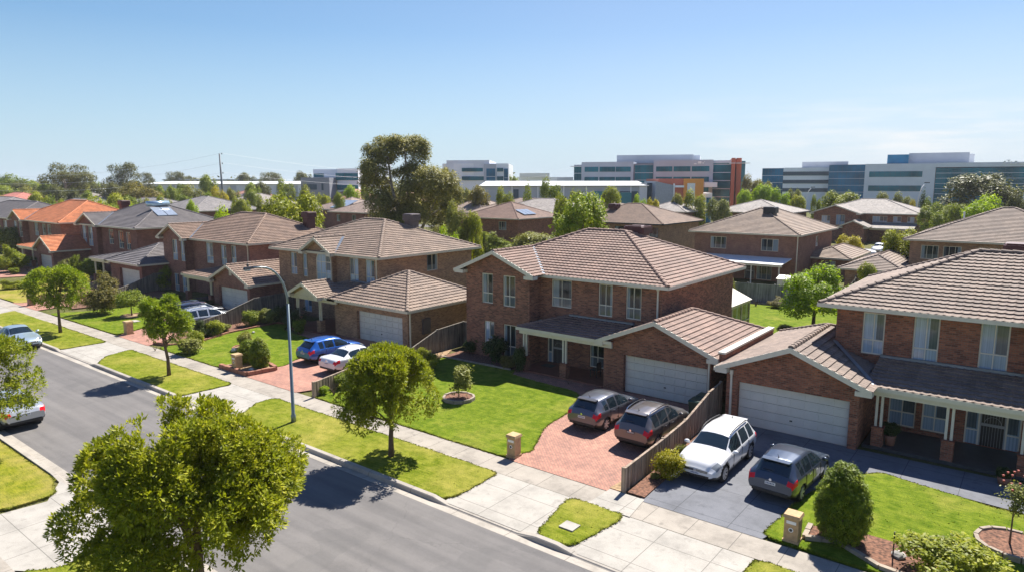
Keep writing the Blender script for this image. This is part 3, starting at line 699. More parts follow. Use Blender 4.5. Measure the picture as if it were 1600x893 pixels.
h = House('brick_house', 'red-brown brick house with tall left gable and two grey cars on its driveway', 'house', (-23,38,0), BR_RED, T_ROSE, M['cream2'], 2, FRONT)
h.walls(-30.4,-16.7,35,45.9,0,5.72, f=[wp(862,893,437,480,35,'wk'), wp(935,957,444,494,35,'wk'), wp(978,1002,448,499,35,'wk'), (-25.1+.55,-23.2,.16,2.3,'dr'), (-21.4,-20.3,.35,2.25,'wk')], r=[])
h.walls(-30.4,-25.12,33.8,34.999,0,5.72, f=[wp(753,770,427,473,33.8,'wk'), wp(786,805,431,479,33.8,'wk'), wp(757,772,501,536,33.8), wp(787,806,507,558,33.8,'wk')], skip='b')
a, b, z = h.hip(-31,-16.15,34.5,46.45,5.8,22.5)
h.gable(-31,-24.55,33.35,38.4,5.81,22.5,33.8,-30.4,-25.12,5.72, vent=False, rgut=False)
h.valley((-24.55,34.5,5.86),(-27.78,37.75,7.2))
h.walls(-19.0,-12.75,32.6,40.3,0,2.76, f=[(-17.75,-12.95,.02,2.15,'g')], skip='b')
h.gable(-19.35,-12.3,32.22,40.7,2.8,22.5,32.6,-19.0,-12.75,2.76, rear=True, vent=False, lgut=False, rgut=False)
h.porch(-24.95,-18.4,32.35,35,2.82,11.5)
slab(h,-24.95,-19.02,32.5,34.99,.15,M['porch_tile'])
h.post(-24.6,32.7,.15,2.5); h.post(-21.7,32.7,.15,2.5)
h.pipe(-16.95,34.99,3.7,5.5); h.pipe(-12.85,32.59,.1,2.5)
pw = MB(); pw.box(-12.28,-12.0,32.35,39.9,2.3,3.12); po = obj('parapet_wall', pw, BR_RED2, h.root); pc = MB(); pc.box(-12.32,-11.96,32.3,39.95,3.12,3.22); obj('parapet_cap', pc, M['cream2'], po)
sp = MB(); sp.box(-16.65,-13.2,45.95,51.2,2.3,2.36); sp = MB()

q = lambda x, z: [(x,45.95,z),(x,53.9,z)]
for x0, z0, x1, z1 in ((-18.0,2.35,-20.4,3.45),(-20.4,3.45,-22.8,2.35)):
    a, b = q(x0,z0), q(x1,z1); sp.poly([a[0],a[1],b[1],b[0]]); sp.poly([vadd(p,(0,0,-.06)) for p in (a[0],b[0],b[1],a[1])]); sp.poly([a[0],vadd(a[0],(0,0,-.06)),vadd(a[1],(0,0,-.06)),a[1]])
so = obj('sunroom_roof', sp, M['cream2'], h.root); sw = MB()
for y in (46.15,48,50,52,53.75): sw.box(-18.2,-18.1,y-.05,y+.05,0,2.3)
sw.box(-18.2,-18.1,46.2,53.7,.75,.85); sw.box(-18.22,-18.09,46.1,53.8,2.12,2.28); obj('sunroom_frame', sw, M['cream'], h.root)
sg = MB(); sg.box(-18.17,-18.15,46.2,53.7,.05,2.1); obj('sunroom_glass', sg, GLASS_DARK[0], h.root)
h.cooler(-21.9,41.8,8.1,M['maroon'],1.5,.5,.8)
h.done()

h = House('brick_house', 'red brick house with three curtained upper windows, behind the white wagon and charcoal hatchback', 'house', (-2,38,0), BR_RED2, T_BROWN, M['cream2'], 2, FRONT)
h.walls(-7.6,7,35,45.6,0,5.72, f=[wp(1347,1382,488,553,35), wp(1426,1467,494,571,35), wp(1530,1577,503,580,35), (1.2,2.2,3.6,5.5,'w'), (-5.1,-4.0,.35,2.3,'w'), (-3.75,-2.75,.35,2.3,'w'), (-2.1,-.1,.16,2.3,'d'), (1.4,3,.35,2.3,'w')])
h.hip(-8.3,7.6,34.5,46.0,5.8,22.5)
h.walls(.35,6.4,33.75,34.999,3.0,5.72, f=[(1.2,2.2,3.6,5.5,'w'),(3.4,4.4,3.6,5.5,'w')], skip='b')
h.gable(-.25,7.0,33.3,38.6,5.81,22.5,33.75,.35,6.4,5.72, vent=False, rgut=False)
h.walls(-11.5,-5.7,31.4,40.6,0,2.76, f=[(-10.95,-6.05,.02,2.15,'g')], r=[], skip='b')
h.gable(-11.9,-5.2,31.02,41.0,2.8,22.5,31.4,-11.5,-5.7,2.76, rear=True, vent=False, rgut=False)
h.porch(-5.6,6.6,32.0,35,2.82,13, hipl=False)
h.nf().seg((-5.25,32.1,2.88),(-7.6,34.95,4.0),.18,.02)
slab(h,-5.6,6.4,32.1,34.99,.15,M['slate'])
for x in (-5.05,-2.45,.1,2.7): h.post(x,32.35,.15,2.5)
h.pipe(-11.25,31.39,.1,2.5)
h.cooler(-.9,41.6,8.0,M['maroon'],1.5,.55,.8)
h.done()

h = House('brick_house', 'tan brick house with arched upper window, small porch gable and hipped garage', 'house', (-45,38,0), BR_TAN, T_TAN, M['cream'], 2, FRONT)
h.walls(-54.4,-40.9,35.3,46.2,0,5.68, f=[wp(454,464,394,428,35.3), wp(473,484,396,432,35.3), wp(546,560,403,442,35.3), wp(571,585,406,446,35.3), wp(475,487,459,486,35.3), (-44.6,-42.5,.16,2.3,'dr')], r=[(40.56,41.9,4.1,5.5,'wtk')])
h.walls(-49.6,-46.2,34.9,35.299,2.8,5.68, f=[], skip='b')
h.hip(-55,-40.3,34.8,46.75,5.75,22.5)
h.gable(-50.05,-45.75,34.35,38.2,5.76,29,34.9,-49.6,-46.2,5.68, vent=False, rgut=False, lgut=False)
h.valley((-45.75,34.8,5.8),(-47.6,37.2,6.9))
ar = MB(); X_, Z_ = -47.3, 4.95
ring = [(X_-1.0,3.4),(X_+1.0,3.4)] + [(X_+1.0*math.cos(t), Z_+1.0*math.sin(t)) for t in [math.pi*i/12 for i in range(13)]]
ring2 = [(X_+(x-X_)*.91, 3.47 if z == 3.4 else Z_+(z-Z_)*.91) for x, z in ring]
for i in range(len(ring)):
    j = (i+1) % len(ring); q = lambda p, y: (p[0], y, p[1])
    ar.poly([q(ring[i],34.85),q(ring[j],34.85),q(ring2[j],34.85),q(ring2[i],34.85)]); ar.poly([q(ring[i],34.9),q(ring[j],34.9),q(ring[j],34.85),q(ring[i],34.85)][::-1])
for x in (-.33,.33): ar.box(X_+x-.02,X_+x+.02,34.852,34.88,3.47,Z_+.85)
ar.box(X_-.93,X_+.93,34.856,34.88,Z_-.03,Z_+.03); ar.box(X_-.93,X_+.93,34.858,34.88,4.0,4.04)
ao = obj('arched_window', ar, M['cream'], h.root); ag = MB(); ag.poly([(p[0],34.87,p[1]) for p in ring2], uv=[((p[0]-X_+1)/2.01+9, (p[1]-3.4)/2.6+4) for p in ring2]); obj('pane', ag, GLASS[2], ao)
h.walls(-40.9,-34.2,31.95,39.4,0,2.8, f=[(-39.65,-34.75,.02,2.2,'g')], skip='bl'); 
h.hip(-42.3,-33.7,31.45,39.9,2.86,25,'frb')
h.porch(-47.3,-41.5,31.45,35.3,2.85,10.5)
h.walls(-42.2,-40.9,31.95,35.3,0,2.8, skip='br')
h.gable(-46.95,-42.95,30.95,33.6,2.88,25,31.35,-46.6,-43.3,2.8, vent=False, lgut=False, rgut=False)
pg = MB(); pg.poly([(-46.5,31.33,2.82),(-43.4,31.33,2.82),(-44.95,31.33,3.5)]); obj('gable_infill', pg, M['cream'], h.root)
slab(h,-47.3,-42.21,31.2,35.29,.15,M['porch_tile'])
for x in (-46.4,-43.5): h.post(x,31.6,.15,2.6)
h.pipe(-41.15,35.29,3.6,5.4); h.pipe(-33.95,31.98,.1,2.6)
mb = MB(); mb.box(-34.2,-34.02,33.3,34.0,.9,2.0); obj('meter_box', mb, M['cooler_brown'], h.root)
h.cooler(-45.0,42.8,8.1,M['cooler_brown'],1.25,.62,.7)
h.done()

h = House('brick_house', 'pinkish brown brick house with narrow left gable and gabled garage behind the silver wagon', 'house', (-66,38,0), BR_PINK, T_UMBER, M['cream'], 2, FRONT)
h.walls(-75.6,-60.2,35.9,46.5,0,5.65, f=[wp(322,333,379,411,35.9), wp(345,354,383,414,35.9), wp(361,369,384,413,35.9)])
h.walls(-75.6,-71.0,34.95,35.899,0,5.65, f=[wp(269,277,374,406,34.95), wp(282,289,376,408,34.95), wp(273,280,427,454,34.95), wp(285,292,430,456,34.95)], skip='b')
h.hip(-76.2,-59.6,35.35,47.0,5.72,23)
h.gable(-76.2,-70.5,34.5,39.5,5.73,26,34.95,-75.6,-71.0,5.65, vent=False, rgut=False)
h.valley((-70.5,35.35,5.8),(-73.35,38.4,7.15))
h.walls(-60.2,-54.2,32.1,41.4,0,2.66, f=[(-59.3,-54.6,.02,2.15,'g')], skip='b')
h.gable(-60.65,-53.75,31.7,41.8,2.7,24,32.1,-60.2,-54.2,2.66, rear=True, rgut=True, lgut=False)
h.porch(-66.3,-59.8,32.2,35.9,2.72,10)
slab(h,-66.3,-60.21,32.4,35.89,.15,M['slate'])
h.post(-66.0,32.6,.15,2.4); h.post(-61.6,32.6,.15,2.4)
h.walls(-64.6,-62.5,35.6,35.899,.15,2.5, f=[(-64.2,-62.9,.2,2.3,'d')], skip='b')
h.pipe(-60.45,35.89,3.2,5.4)
h.cooler(-62.2,44.2,7.8,M['maroon'],1.25,.6,1.2)
h.done()

h = House('brick_house', 'plum brick house with charcoal tiled roof carrying a solar water heater', 'house', (-95,40,0), BR_PLUM, T_GREY, M['cream'], 1, FRONT)
h.walls(-102.8,-87.2,37.2,48,0,5.95, f=[wp(170,177,358,381,37.2,'wk'), wp(185,193,361,388,37.2,'wk'), wp(197,204,363,390,37.2,'wk')])
h.walls(-102.8,-97.4,36.6,37.199,0,5.95, f=[wp(129,135,352,381,36.6), wp(138,145,354,384,36.6), (-101.9,-101,.4,2.2,'w')], skip='b')
h.hip(-103.4,-86.3,36.6,49.2,6.02,23.5)
h.gable(-103.5,-96.7,36.2,41,6.03,23.5,36.6,-102.8,-97.4,5.95, vent=False, rgut=False)
h.valley((-96.7,36.6,6.1),(-100,40,7.55))
h.walls(-82.3,-75.2,32.3,40,0,2.85, f=[(-80.6,-75.8,.02,2.2,'g')], skip='bl')
h.hip(-83.0,-74.7,31.8,40.5,2.92,23,'frb')
h.porch(-87.2,-82.4,31.8,37.2,2.91,9); h.walls(-82.9,-82.3,32.3,37.2,0,2.85, skip='br')
slab(h,-87.2,-82.91,32,37.19,.15,M['slate']); h.post(-86.8,32.2,.15,2.6); h.post(-84.6,32.2,.15,2.6)
h.walls(-86.5,-83.6,36.9,37.199,.15,2.5, f=[(-85.9,-84.9,.8,2.3,'w')], skip='b')
h.done()

h = House('brick_house', 'brown brick house with bright orange tiled roof and orange gabled garage at the far end', 'house', (-118,40,0), BR_PINK, T_ORANGE, M['cream'], 1, FRONT)
h.walls(-129.2,-111.2,37.2,48.6,0,5.75, f=[wp(54,60,348,368,37.2), wp(66,72,350,372,37.2,'wk'), wp(74,80,351,372,37.2,'wk')])
h.walls(-129.2,-124.4,36.4,37.199,0,5.75, f=[wp(22,27,345,366,36.4), wp(30,35,347,370,36.4,'wk')], skip='b')
h.hip(-129.8,-110.3,36.6,49.4,5.82,24)
h.gable(-129.9,-123.8,36,41,5.83,25,36.4,-129.2,-124.4,5.75, vent=False, rgut=False)
h.valley((-123.8,36.6,5.9),(-126.8,39.6,7.25))
h.walls(-106.0,-100.2,32.3,41,0,2.76, f=[(-105.2,-100.8,.02,2.15,'g')], skip='b')
h.gable(-106.4,-99.7,31.9,41.4,2.82,27,32.3,-106,-100.2,2.76, rear=True)
h.porch(-113,-106,32.2,37.2,2.85,9); slab(h,-113,-106.01,32.4,37.19,.15,M['slate'])
h.post(-112.4,32.6,.15,2.5); h.post(-108.4,32.6,.15,2.5)
h.cooler(-112.5,46.5,8.0,M['maroon'],1.4,.75,.8)
h.done()
h = House('brick_house', 'dark brick house with grey tiled roof at the left edge, beyond the orange-roofed one', 'house', (-146,42,0), BR_PLUM, T_GREY, M['cream'], 1, FRONT)
h.walls(-160,-134.5,38.2,49,0,5.6, f=[(-140,-138,3.5,5.2,'w'),(-146,-144,3.5,5.2,'w')]); h.hip(-160.6,-133.8,37.6,49.6,5.7,22)
h.done()
# ---------------------------------------------------------------- vegetation
LEAF = {
 'street': leafmat('street_leaf', (.08,.11,.008), (.25,.28,.013), (.52,.49,.035), .34),
 'maple': leafmat('maple_leaf', (.09,.15,.008), (.24,.31,.014), (.45,.46,.04), .3),
 'gum': leafmat('gum_leaf', (.07,.075,.02), (.24,.225,.05), (.52,.43,.12), .26),
 'gumd': leafmat('dusky_gum_leaf', (.045,.055,.018), (.12,.125,.035), (.26,.24,.07), .25),
 'lime': leafmat('lime_leaf', (.13,.22,.008), (.28,.38,.014), (.4,.45,.03), .5),
 'mid': leafmat('garden_leaf', (.075,.115,.01), (.2,.25,.018), (.38,.39,.045), .28),
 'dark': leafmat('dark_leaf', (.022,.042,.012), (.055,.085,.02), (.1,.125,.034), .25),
 'conif': leafmat('cypress_leaf', (.05,.09,.005), (.16,.215,.01), (.35,.38,.02), .25),
 'yellow': leafmat('golden_leaf', (.24,.22,.01), (.42,.36,.02), (.55,.44,.03), .4),
 'olive': leafmat('olive_leaf', (.095,.11,.024), (.24,.245,.05), (.42,.4,.1), .28),
 'rust': leafmat('bronze_leaf', (.12,.11,.03), (.22,.19,.045), (.33,.23,.075), .38),
}
def leaves(name, lobes, ncl, per, leaf, spread, seed, mat, bias=0.5, droop=0.0, gap=0.0, ratio=.5, shell=.2, inner=.2, tuft=0.0):
    g = np.random.default_rng(seed)
    L = np.array(lobes, dtype=float)
    w = (L[:,3]*L[:,4]+L[:,4]*L[:,5]+L[:,3]*L[:,5]); w /= w.sum()
    k = g.choice(len(L), size=int(ncl*1.6), p=w)
    d = g.normal(size=(len(k),3)); d /= np.linalg.norm(d,axis=1)[:,None]
    up_ = d[:,2] < g.uniform(-1.5,-.05,len(k)); d[up_,2] *= -1; f = 1-np.abs(g.normal(size=len(k)))*shell
    inn = g.random(len(k)) < inner; f[inn] = g.random(inn.sum())**.5
    f = np.clip(f, .1, 1.08); c = L[k,:3]; rad = L[k,3:6]; p = c + d*f[:,None]*rad
    if gap:
        s = seed*1.7; sc_ = gap
        nz = np.sin(p[:,0]*sc_+s)+np.sin(p[:,1]*sc_*1.1+s*2)+np.sin(p[:,2]*sc_*1.2+s*3)+.8*np.sin(p[:,0]*sc_*2.1+p[:,1]*sc_*1.7)
        keep = nz > -.75; p, d = p[keep], d[keep]
    p, d = p[:ncl], d[:ncl]; n = len(p)
    P = np.repeat(p, per, 0) + g.normal(size=(n*per,3))*spread
    D = np.repeat(d, per, 0)
    tone = np.repeat(g.random(n), per)*.55 + g.random(n*per)*.45
    nn = D*bias + np.array([0,0,.75]) + g.normal(size=D.shape)*.45; nn /= np.linalg.norm(nn,axis=1)[:,None]
    a = g.normal(size=D.shape) + np.array([0,0,-droop]); a -= (a*nn).sum(1)[:,None]*nn; a /= np.linalg.norm(a,axis=1)[:,None]
    if tuft:
        v = D*.75 + np.array([0,0,.15]) + g.normal(size=D.shape)*.75; v /= np.linalg.norm(v,axis=1)[:,None]
        P = np.repeat(p, per, 0) + v*leaf*tuft*(.4+.8*g.random(n*per))[:,None]; a = v
        nn = np.array([0,0,1.1]) + D*.55 + g.normal(size=D.shape)*.36; nn -= (a*nn).sum(1)[:,None]*a; nn /= np.linalg.norm(nn,axis=1)[:,None]
    b = np.cross(nn, a); ln = (leaf*(.65+.7*g.random(n*per)))[:,None]
    q = np.stack([P-a*ln*.5, P+b*ln*ratio*.5-nn*ln*.08, P+a*ln*.5, P-b*ln*ratio*.5-nn*ln*.08], 1).reshape(-1,3)
    me = bpy.data.meshes.new(name); nf = n*per
    me.vertices.add(nf*4); me.vertices.foreach_set('co', q.astype(np.float32).ravel())
    me.loops.add(nf*4); me.loops.foreach_set('vertex_index', np.arange(nf*4, dtype=np.int32))
    me.polygons.add(nf); me.polygons.foreach_set('loop_start', np.arange(0,nf*4,4,dtype=np.int32)); me.polygons.foreach_set('loop_total', np.full(nf,4,dtype=np.int32))
    me.update(calc_edges=True)
    at_ = me.attributes.new('rnd','FLOAT','FACE'); at_.data.foreach_set('value', tone.astype(np.float32))
    me.materials.append(mat)
    return me
def lobes_round(w, h, z0, n, seed, k=.42, flat=.85):
    rn = random.Random(seed); out = []; cz = z0+h/2
    for i in range(n):
        a = i*2.399+rn.uniform(-.4,.4); t = rn.uniform(-.75,1)
        r = math.sqrt(max(0,1-t*t*.8))*rn.uniform(.55,.72); s = k*rn.uniform(.75,1.2)
        out.append((w/2*r*math.cos(a), w/2*r*math.sin(a), cz+h/2*t*.66, w/2*s, w/2*s, h/2*s*flat))
    out.append((0,0,cz,w*.3,w*.3,h*.32))
    return out
def trunk_mesh(name, base_r, h, lobes, mat, lean=0.0, nl=6, seed=1, fork=.45):
    rn = random.Random(seed); m = MB(); top = (lean*h, 0, h)
    m.tube([(0,0,-.1),(lean*h*.2,0,h*.3),(lean*h*.5+rn.uniform(-.05,.05)*h,rn.uniform(-.04,.04)*h,h*.65),top], [base_r*1.25,base_r*.9,base_r*.72,base_r*.4], 9)
    big = sorted(lobes, key=lambda l: -l[3])[:nl]
    for l in big:
        s = rn.uniform(fork, .85); st = (lean*h*s*.8, 0, h*s); e = (l[0]*.85, l[1]*.85, l[2])
        mid = tuple((x+y)/2+rn.uniform(-.06,.06)*h for x, y in zip(st, e)); mid = (mid[0], mid[1], (st[2]*.45+e[2]*.55))
        r = base_r*.48
        m.tube([st, mid, e], [r, r*.62, r*.2], 6)
        for j in range(3):
            ee = (e[0]+rn.uniform(-1,1)*l[3]*.6, e[1]+rn.uniform(-1,1)*l[4]*.6, e[2]+rn.uniform(-.2,.5)*l[5])
            m.tube([mid if j else tuple((x+y)/2 for x, y in zip(mid, e)), ee], [r*.38, r*.1], 5)
    me = bpy.data.meshes.new(name); me.from_pydata(m.v, [], m.f); me.materials.append(mat)
    me.polygons.foreach_set('use_smooth', [True]*len(m.f)); me.update(); return me
def tree(name, label, cat, loc, crown, trunk, scale=(1,1,1), rz=0.0, group=None, mat=None):
    o = thing(name, label, cat, loc, group, rz); o.scale = scale
    for nm, me in (('trunk', trunk), ('crown', crown)):
        if me is None: continue
        c = bpy.data.objects.new(nm, me); COL.objects.link(c); c.parent = o
        if nm == 'crown' and mat is not None:
            c.material_slots[0].link = 'OBJECT'; c.material_slots[0].material = mat
    return o
# --- the street trees in full detail
def street_tree(label, X, Y, w, h, z0, seed, ncl, leaf=.15, mat='street', n=13, tr=.11, per=9, name='street_tree', gap=1.6, grp='street trees on the nature strips', rz=0):
    lb = lobes_round(w, h-z0, z0, n, seed, .3, 1.0)
    if w > 4: lb += [(w*.16*math.cos(a), w*.16*math.sin(a), z0+(h-z0)*.74, w*.2, w*.2, (h-z0)*.2) for a in (.4, 2.0, 3.6, 5.1)]
    cr = leaves('crown', lb, ncl, per, leaf, leaf*.95, seed, LEAF[mat], gap=gap, shell=.1, inner=.05, bias=.8, tuft=1.1, ratio=.4)
    return tree(name, label, 'tree', (X, Y, .08), cr, trunk_mesh('trunk', tr, z0+(h-z0)*.55, lb, M['bark'], .02, 8, seed), rz=rz, group=grp)
street_tree('large leafy foreground street tree on the near side of the road, biggest crown in view', -16.95, 8.1, 6.2, 5.8, .55, 11, 11500, .12, 'street', 40, .15, 10, gap=1.9)
street_tree('leafy street tree at the left edge in front of the parked silver car', -34.6, 8.1, 4.7, 5.2, 1.0, 23, 3800, .135, 'street', 30, .11, 8)
street_tree('round street tree between the lamp post and the grey cars, casting shade onto the road', -21.0, 18.5, 4.5, 4.75, .75, 5, 5200, .135, 'street', 34, .11, 9)
street_tree('slim upright street tree standing beside the driveway of the silver wagon', -40.8, 18.6, 3.1, 4.95, 1.3, 31, 2200, .14, 'maple', 20, .1, 8)
street_tree('bright green maple street tree beside the parked silver-blue sedan', -59.3, 19.1, 4.8, 5.2, 1.5, 44, 2600, .16, 'maple', 22, .11, 8)
# --- clipped conifers
def conifer(label, X, Y, w, h, seed, ncl, grp=None, mat='conif', z0=.0):
    g = random.Random(seed); lb = []
    for i in range(60):
        t = (i+.5)/60; r = w/2*math.sin(math.pi*min(1,(t*.86+.12)))**.75; a = i*2.4
        lb.append((r*.74*math.cos(a), r*.74*math.sin(a), z0+.1+h*t*.87, w*.12, w*.12, h*.12))
    lb.append((0,0,h*.45,w*.34,w*.34,h*.42))
    cr = leaves('crown', lb, ncl*2, 9, .075, .035, seed, LEAF[mat], bias=1.1, droop=-2.2, ratio=.4, shell=.07, inner=.04)
    tk = MB(); tk.tube([(0,0,-.1),(0,0,h*.5)], [.09,.05], 7); me = bpy.data.meshes.new('trunk'); me.from_pydata(tk.v, [], tk.f); me.materials.append(M['bark'])
    return tree('conifer', label, 'conifer', (X, Y, .08), cr, me, group=grp)
conifer('big egg-shaped clipped cypress in the front garden beside the sandstone letterbox', -4.35, 22.75, 1.78, 2.6, 3, 2600)
conifer('taller of two clipped round conifers behind the letterbox by the blue car', -37.7, 22.75, 1.35, 1.95, 8, 1300)
conifer('lighter spreading conifer left of the taller clipped one near the blue car', -39.2, 22.9, 1.5, 1.55, 9, 1100)
# --- shrubs: a few shared meshes
def bush_mesh(seed, leaf, per=8, ncl=620, flat=.8, gap=2.0):
    lb = lobes_round(1.0, .97, .0, 11, seed, .5, flat) + [(0,0,.18,.36,.36,.18)]; return leaves('crown', lb, ncl, per, leaf, leaf*.6, seed, LEAF['mid'], bias=.6, gap=gap)
BUSH = [bush_mesh(101,.085), bush_mesh(102,.1), bush_mesh(103,.065,8,520)]
def stems():
    m = MB(); rn = random.Random(4)
    for i in range(6): a = i*1.05; m.tube([(0,0,-.05),(.1*math.cos(a),.1*math.sin(a),.2),(.28*math.cos(a),.28*math.sin(a),.6)], [.022,.016,.006], 5)
    me = bpy.data.meshes.new('stem'); me.from_pydata(m.v, [], m.f); me.materials.append(M['bark']); return me
STEM = stems()
BIG = [bush_mesh(111,.045,8,1500,.8,5), bush_mesh(112,.05,8,1500,.8,4.5)]
nb = [0]
def shrub(px, py, wpx, ytop, label, mat='mid', name='shrub', k=None, z=.1, grp=None, cat='shrub', wh=None):
    X, Y = at(px, py, z); d = dist(X, Y)
    w = wpx*d/FPX; r = ray(px, ytop); hh = HC + r[2]*(Y/r[1]) - z if wh is None else wh
    nb[0] += 1; k = nb[0] % 3 if k is None else k
    return tree(name, label, cat, (X, Y+w*.25, z-.02), (BUSH[k] if w < 1.5 else BIG[k % 2]), (STEM if w < 1.5 else None), (w, w, max(.25, hh)), nb[0]*1.7, grp, LEAF[mat])
S = shrub
S(1478,925,150,818,'yellow-green leafy shrub at the bottom right corner in front of the lawn','street',wh=1.55)
S(1041,748,46,692,'golden-leaved round shrub against the fence beside the white car','yellow',k=0,wh=1.25)
S(1062,722,18,690,'spiky pale green plant behind the golden shrub by the fence','olive','plant',cat='plant')
S(1022,748,14,738,'tiny green ground plant in the mulch between fence and white car','olive','plant',cat='plant')
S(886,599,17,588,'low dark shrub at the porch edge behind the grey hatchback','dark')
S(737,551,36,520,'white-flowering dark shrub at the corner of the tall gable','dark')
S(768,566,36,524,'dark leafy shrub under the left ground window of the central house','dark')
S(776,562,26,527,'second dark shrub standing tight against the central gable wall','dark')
S(791,575,28,553,'brownish low shrub at the lawn edge below the gable windows','rust')
S(809,580,18,538,'tall thin white rose bush beside the porch downpipe','dark')
S(682,562,24,540,'small round standard shrub on a stem along the side fence','street')
S(660,577,40,540,'yellow-green shrub by the side fence behind the round street tree','street')
S(645,590,30,560,'leafy shrub right behind the street tree crown near the side fence','mid')
S(515,617,34,584,'yellowish shrub beside the short paling fence near the white sedan','street')
S(532,606,30,580,'green shrub behind the yellowish one along the short paling fence','mid')
S(503,615,16,602,'tiny shrub at the foot of the short paling fence','lime')
S(455,512,38,478,'dark rounded hedge plant beside the porch of the tan house','dark')
S(464,520,20,496,'bright green small shrub at the foot of the tan house porch pier','conif')
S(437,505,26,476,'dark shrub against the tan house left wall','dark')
S(310,527,34,496,'spiky cordyline plant with arching strap leaves behind the silver wagon','dark','plant',cat='plant')
S(330,524,28,498,'round green shrub right of the spiky plant in the curved garden bed','street')
S(347,518,18,505,'small pale shrub in the curved bed beside the low fence','olive')
S(366,512,24,496,'compact round shrub at the low end of the sloping fence','street')
S(387,509,26,482,'upright green shrub in front of the sloping fence','mid')
S(412,506,36,479,'pale-flowered wide shrub by the sloping fence near the tan house','olive')
S(432,498,20,474,'rounded shrub beside the pale-flowered one at the fence end','mid')
S(300,542,26,514,'round green shrub at the front end of the curved garden bed','street')
S(288,552,34,527,'light green spreading shrub behind the slim street tree','olive')
S(238,547,18,534,'tiny dark shrub beside the pink driveway at the footpath','dark')
S(378,545,22,515,'sparse young shrub in a stone ring on the lawn of the tan house','olive')
S(184,478,32,455,'leafy shrub beside the small round garden tree, nearer the fence','mid')
S(160,472,24,455,'pale-leaved shrub behind the maple street tree','olive')
S(143,490,60,424,'large bronze-tipped shrub behind the maple street tree','rust')
S(136,431,32,398,'dark round clipped topiary ball beside the charcoal-roofed house','conif')
S(115,430,28,396,'dark shrub with bright yellow tips left of the clipped topiary ball','mid')
S(90,433,26,404,'rounded shrub in front of the orange house garage','olive')
S(105,452,40,425,'bushy shrub behind the bronze-tipped shrub','street')
S(66,440,40,423,'low trimmed hedge shrub on the far lawn','street')
S(48,446,34,428,'second low hedge shrub on the far lawn, further left','street')
S(27,450,22,437,'small round shrub on the far dry lawn','street'); S(42,452,16,440,'smallest round shrub on the far dry lawn','olive')
S(6,452,26,436,'low shrub on the far lawn at the left edge','street')
S(18,428,14,418,'small pale shrub in front of the dark far porch','mid'); S(39,423,14,414,'small bright shrub beside the orange house garage door','lime')
S(5,425,44,380,'bright green shrub at the left edge beyond the lawn','street')
S(8,400,60,344,'large pale-flowering bush at the left edge in front of the orange house','olive')
S(248,452,34,412,'leafy creeper growing over the side fence between charcoal and brown-roofed houses','mid','creeper',cat='creeper')
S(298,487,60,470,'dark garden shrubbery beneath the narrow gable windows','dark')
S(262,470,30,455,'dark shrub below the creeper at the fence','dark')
S(1179,478,24,457,'rounded shrub against the back fence, left of the two','olive')
S(1211,480,26,462,'golden-topped low shrub against the back fence','rust')
S(1130,470,30,425,'pale climbing rose at the back fence beside the sunroom','olive')
S(1145,462,16,440,'thin climbing plant on the back fence','olive')
S(1225,520,24,505,'bare reddish shrub on the back lawn edge','rust')
S(1280,480,70,440,'dark shrubbery under the bright backyard tree','dark')
S(715,392,60,345,'bright green bush behind the tan house, rightmost of the row','lime',wh=4.3)
S(752,398,60,366,'sunlit bush between the tan house and central house roofs','street',wh=4)
S(826,405,74,355,'broad pale shrub behind the ridge of the central house','olive',wh=4.6)
S(480,395,60,340,'light lime bush behind the brown-roofed house','lime',wh=4.6)
S(770,400,50,367,'small bush right of the sunlit one behind the central house','mid',wh=3.6)
# garden tree, ring tree, standard rose
def small_tree(px, py, wpx, yt, yb, label, mat, trunk=.035, name='garden_tree', seed=61, ncl=420, leaf=.11, z=.1):
    X, Y = at(px, py, z); d = dist(X, Y); w = wpx*d/FPX; r = ray(px, yt); h = HC+r[2]*Y/r[1]-z; r = ray(px, yb); z0 = max(.2, HC+r[2]*Y/r[1]-z)
    lb = lobes_round(w, h-z0, z0, 9, seed, .5); cr = leaves('crown', lb, ncl, 8, leaf, leaf*.8, seed, LEAF[mat], gap=2.6)
    return tree(name, label, 'tree', (X, Y, z), cr, trunk_mesh('trunk', trunk, z0+(h-z0)*.5, lb, M['bark'], .01, 5, seed))
small_tree(206,492,46,455,484,'small round garden tree on the lawn left of the silver wagon','mid',.06,seed=62,ncl=700,leaf=.14)
small_tree(717,622,36,570,612,'young pale-leaved tree growing in a round stone ring on the central lawn','olive',.03,seed=63,ncl=420,leaf=.13)
rt = small_tree(1577,852,44,757,800,'standard rose with red blooms on a bare stem in the stone ring','olive',.03,name='rose_tree',seed=64,ncl=160,leaf=.09)
fl = MB(); rn = random.Random(9)
for i in range(12):
    a = rn.uniform(0,6.28); q = (rn.uniform(.1,.5)*math.cos(a), rn.uniform(.1,.5)*math.sin(a), rn.uniform(1.9,2.45)); fl.lathe([(.01,-.04),(.04,0),(.035,.03),(.01,.035)], q, n=7)
fm = bpy.data.meshes.new('bloom'); fm.from_pydata(fl.v, [], fl.f); fm.materials.append(M['red_flower']); fo = bpy.data.objects.new('bloom', fm); COL.objects.link(fo); fo.parent = rt
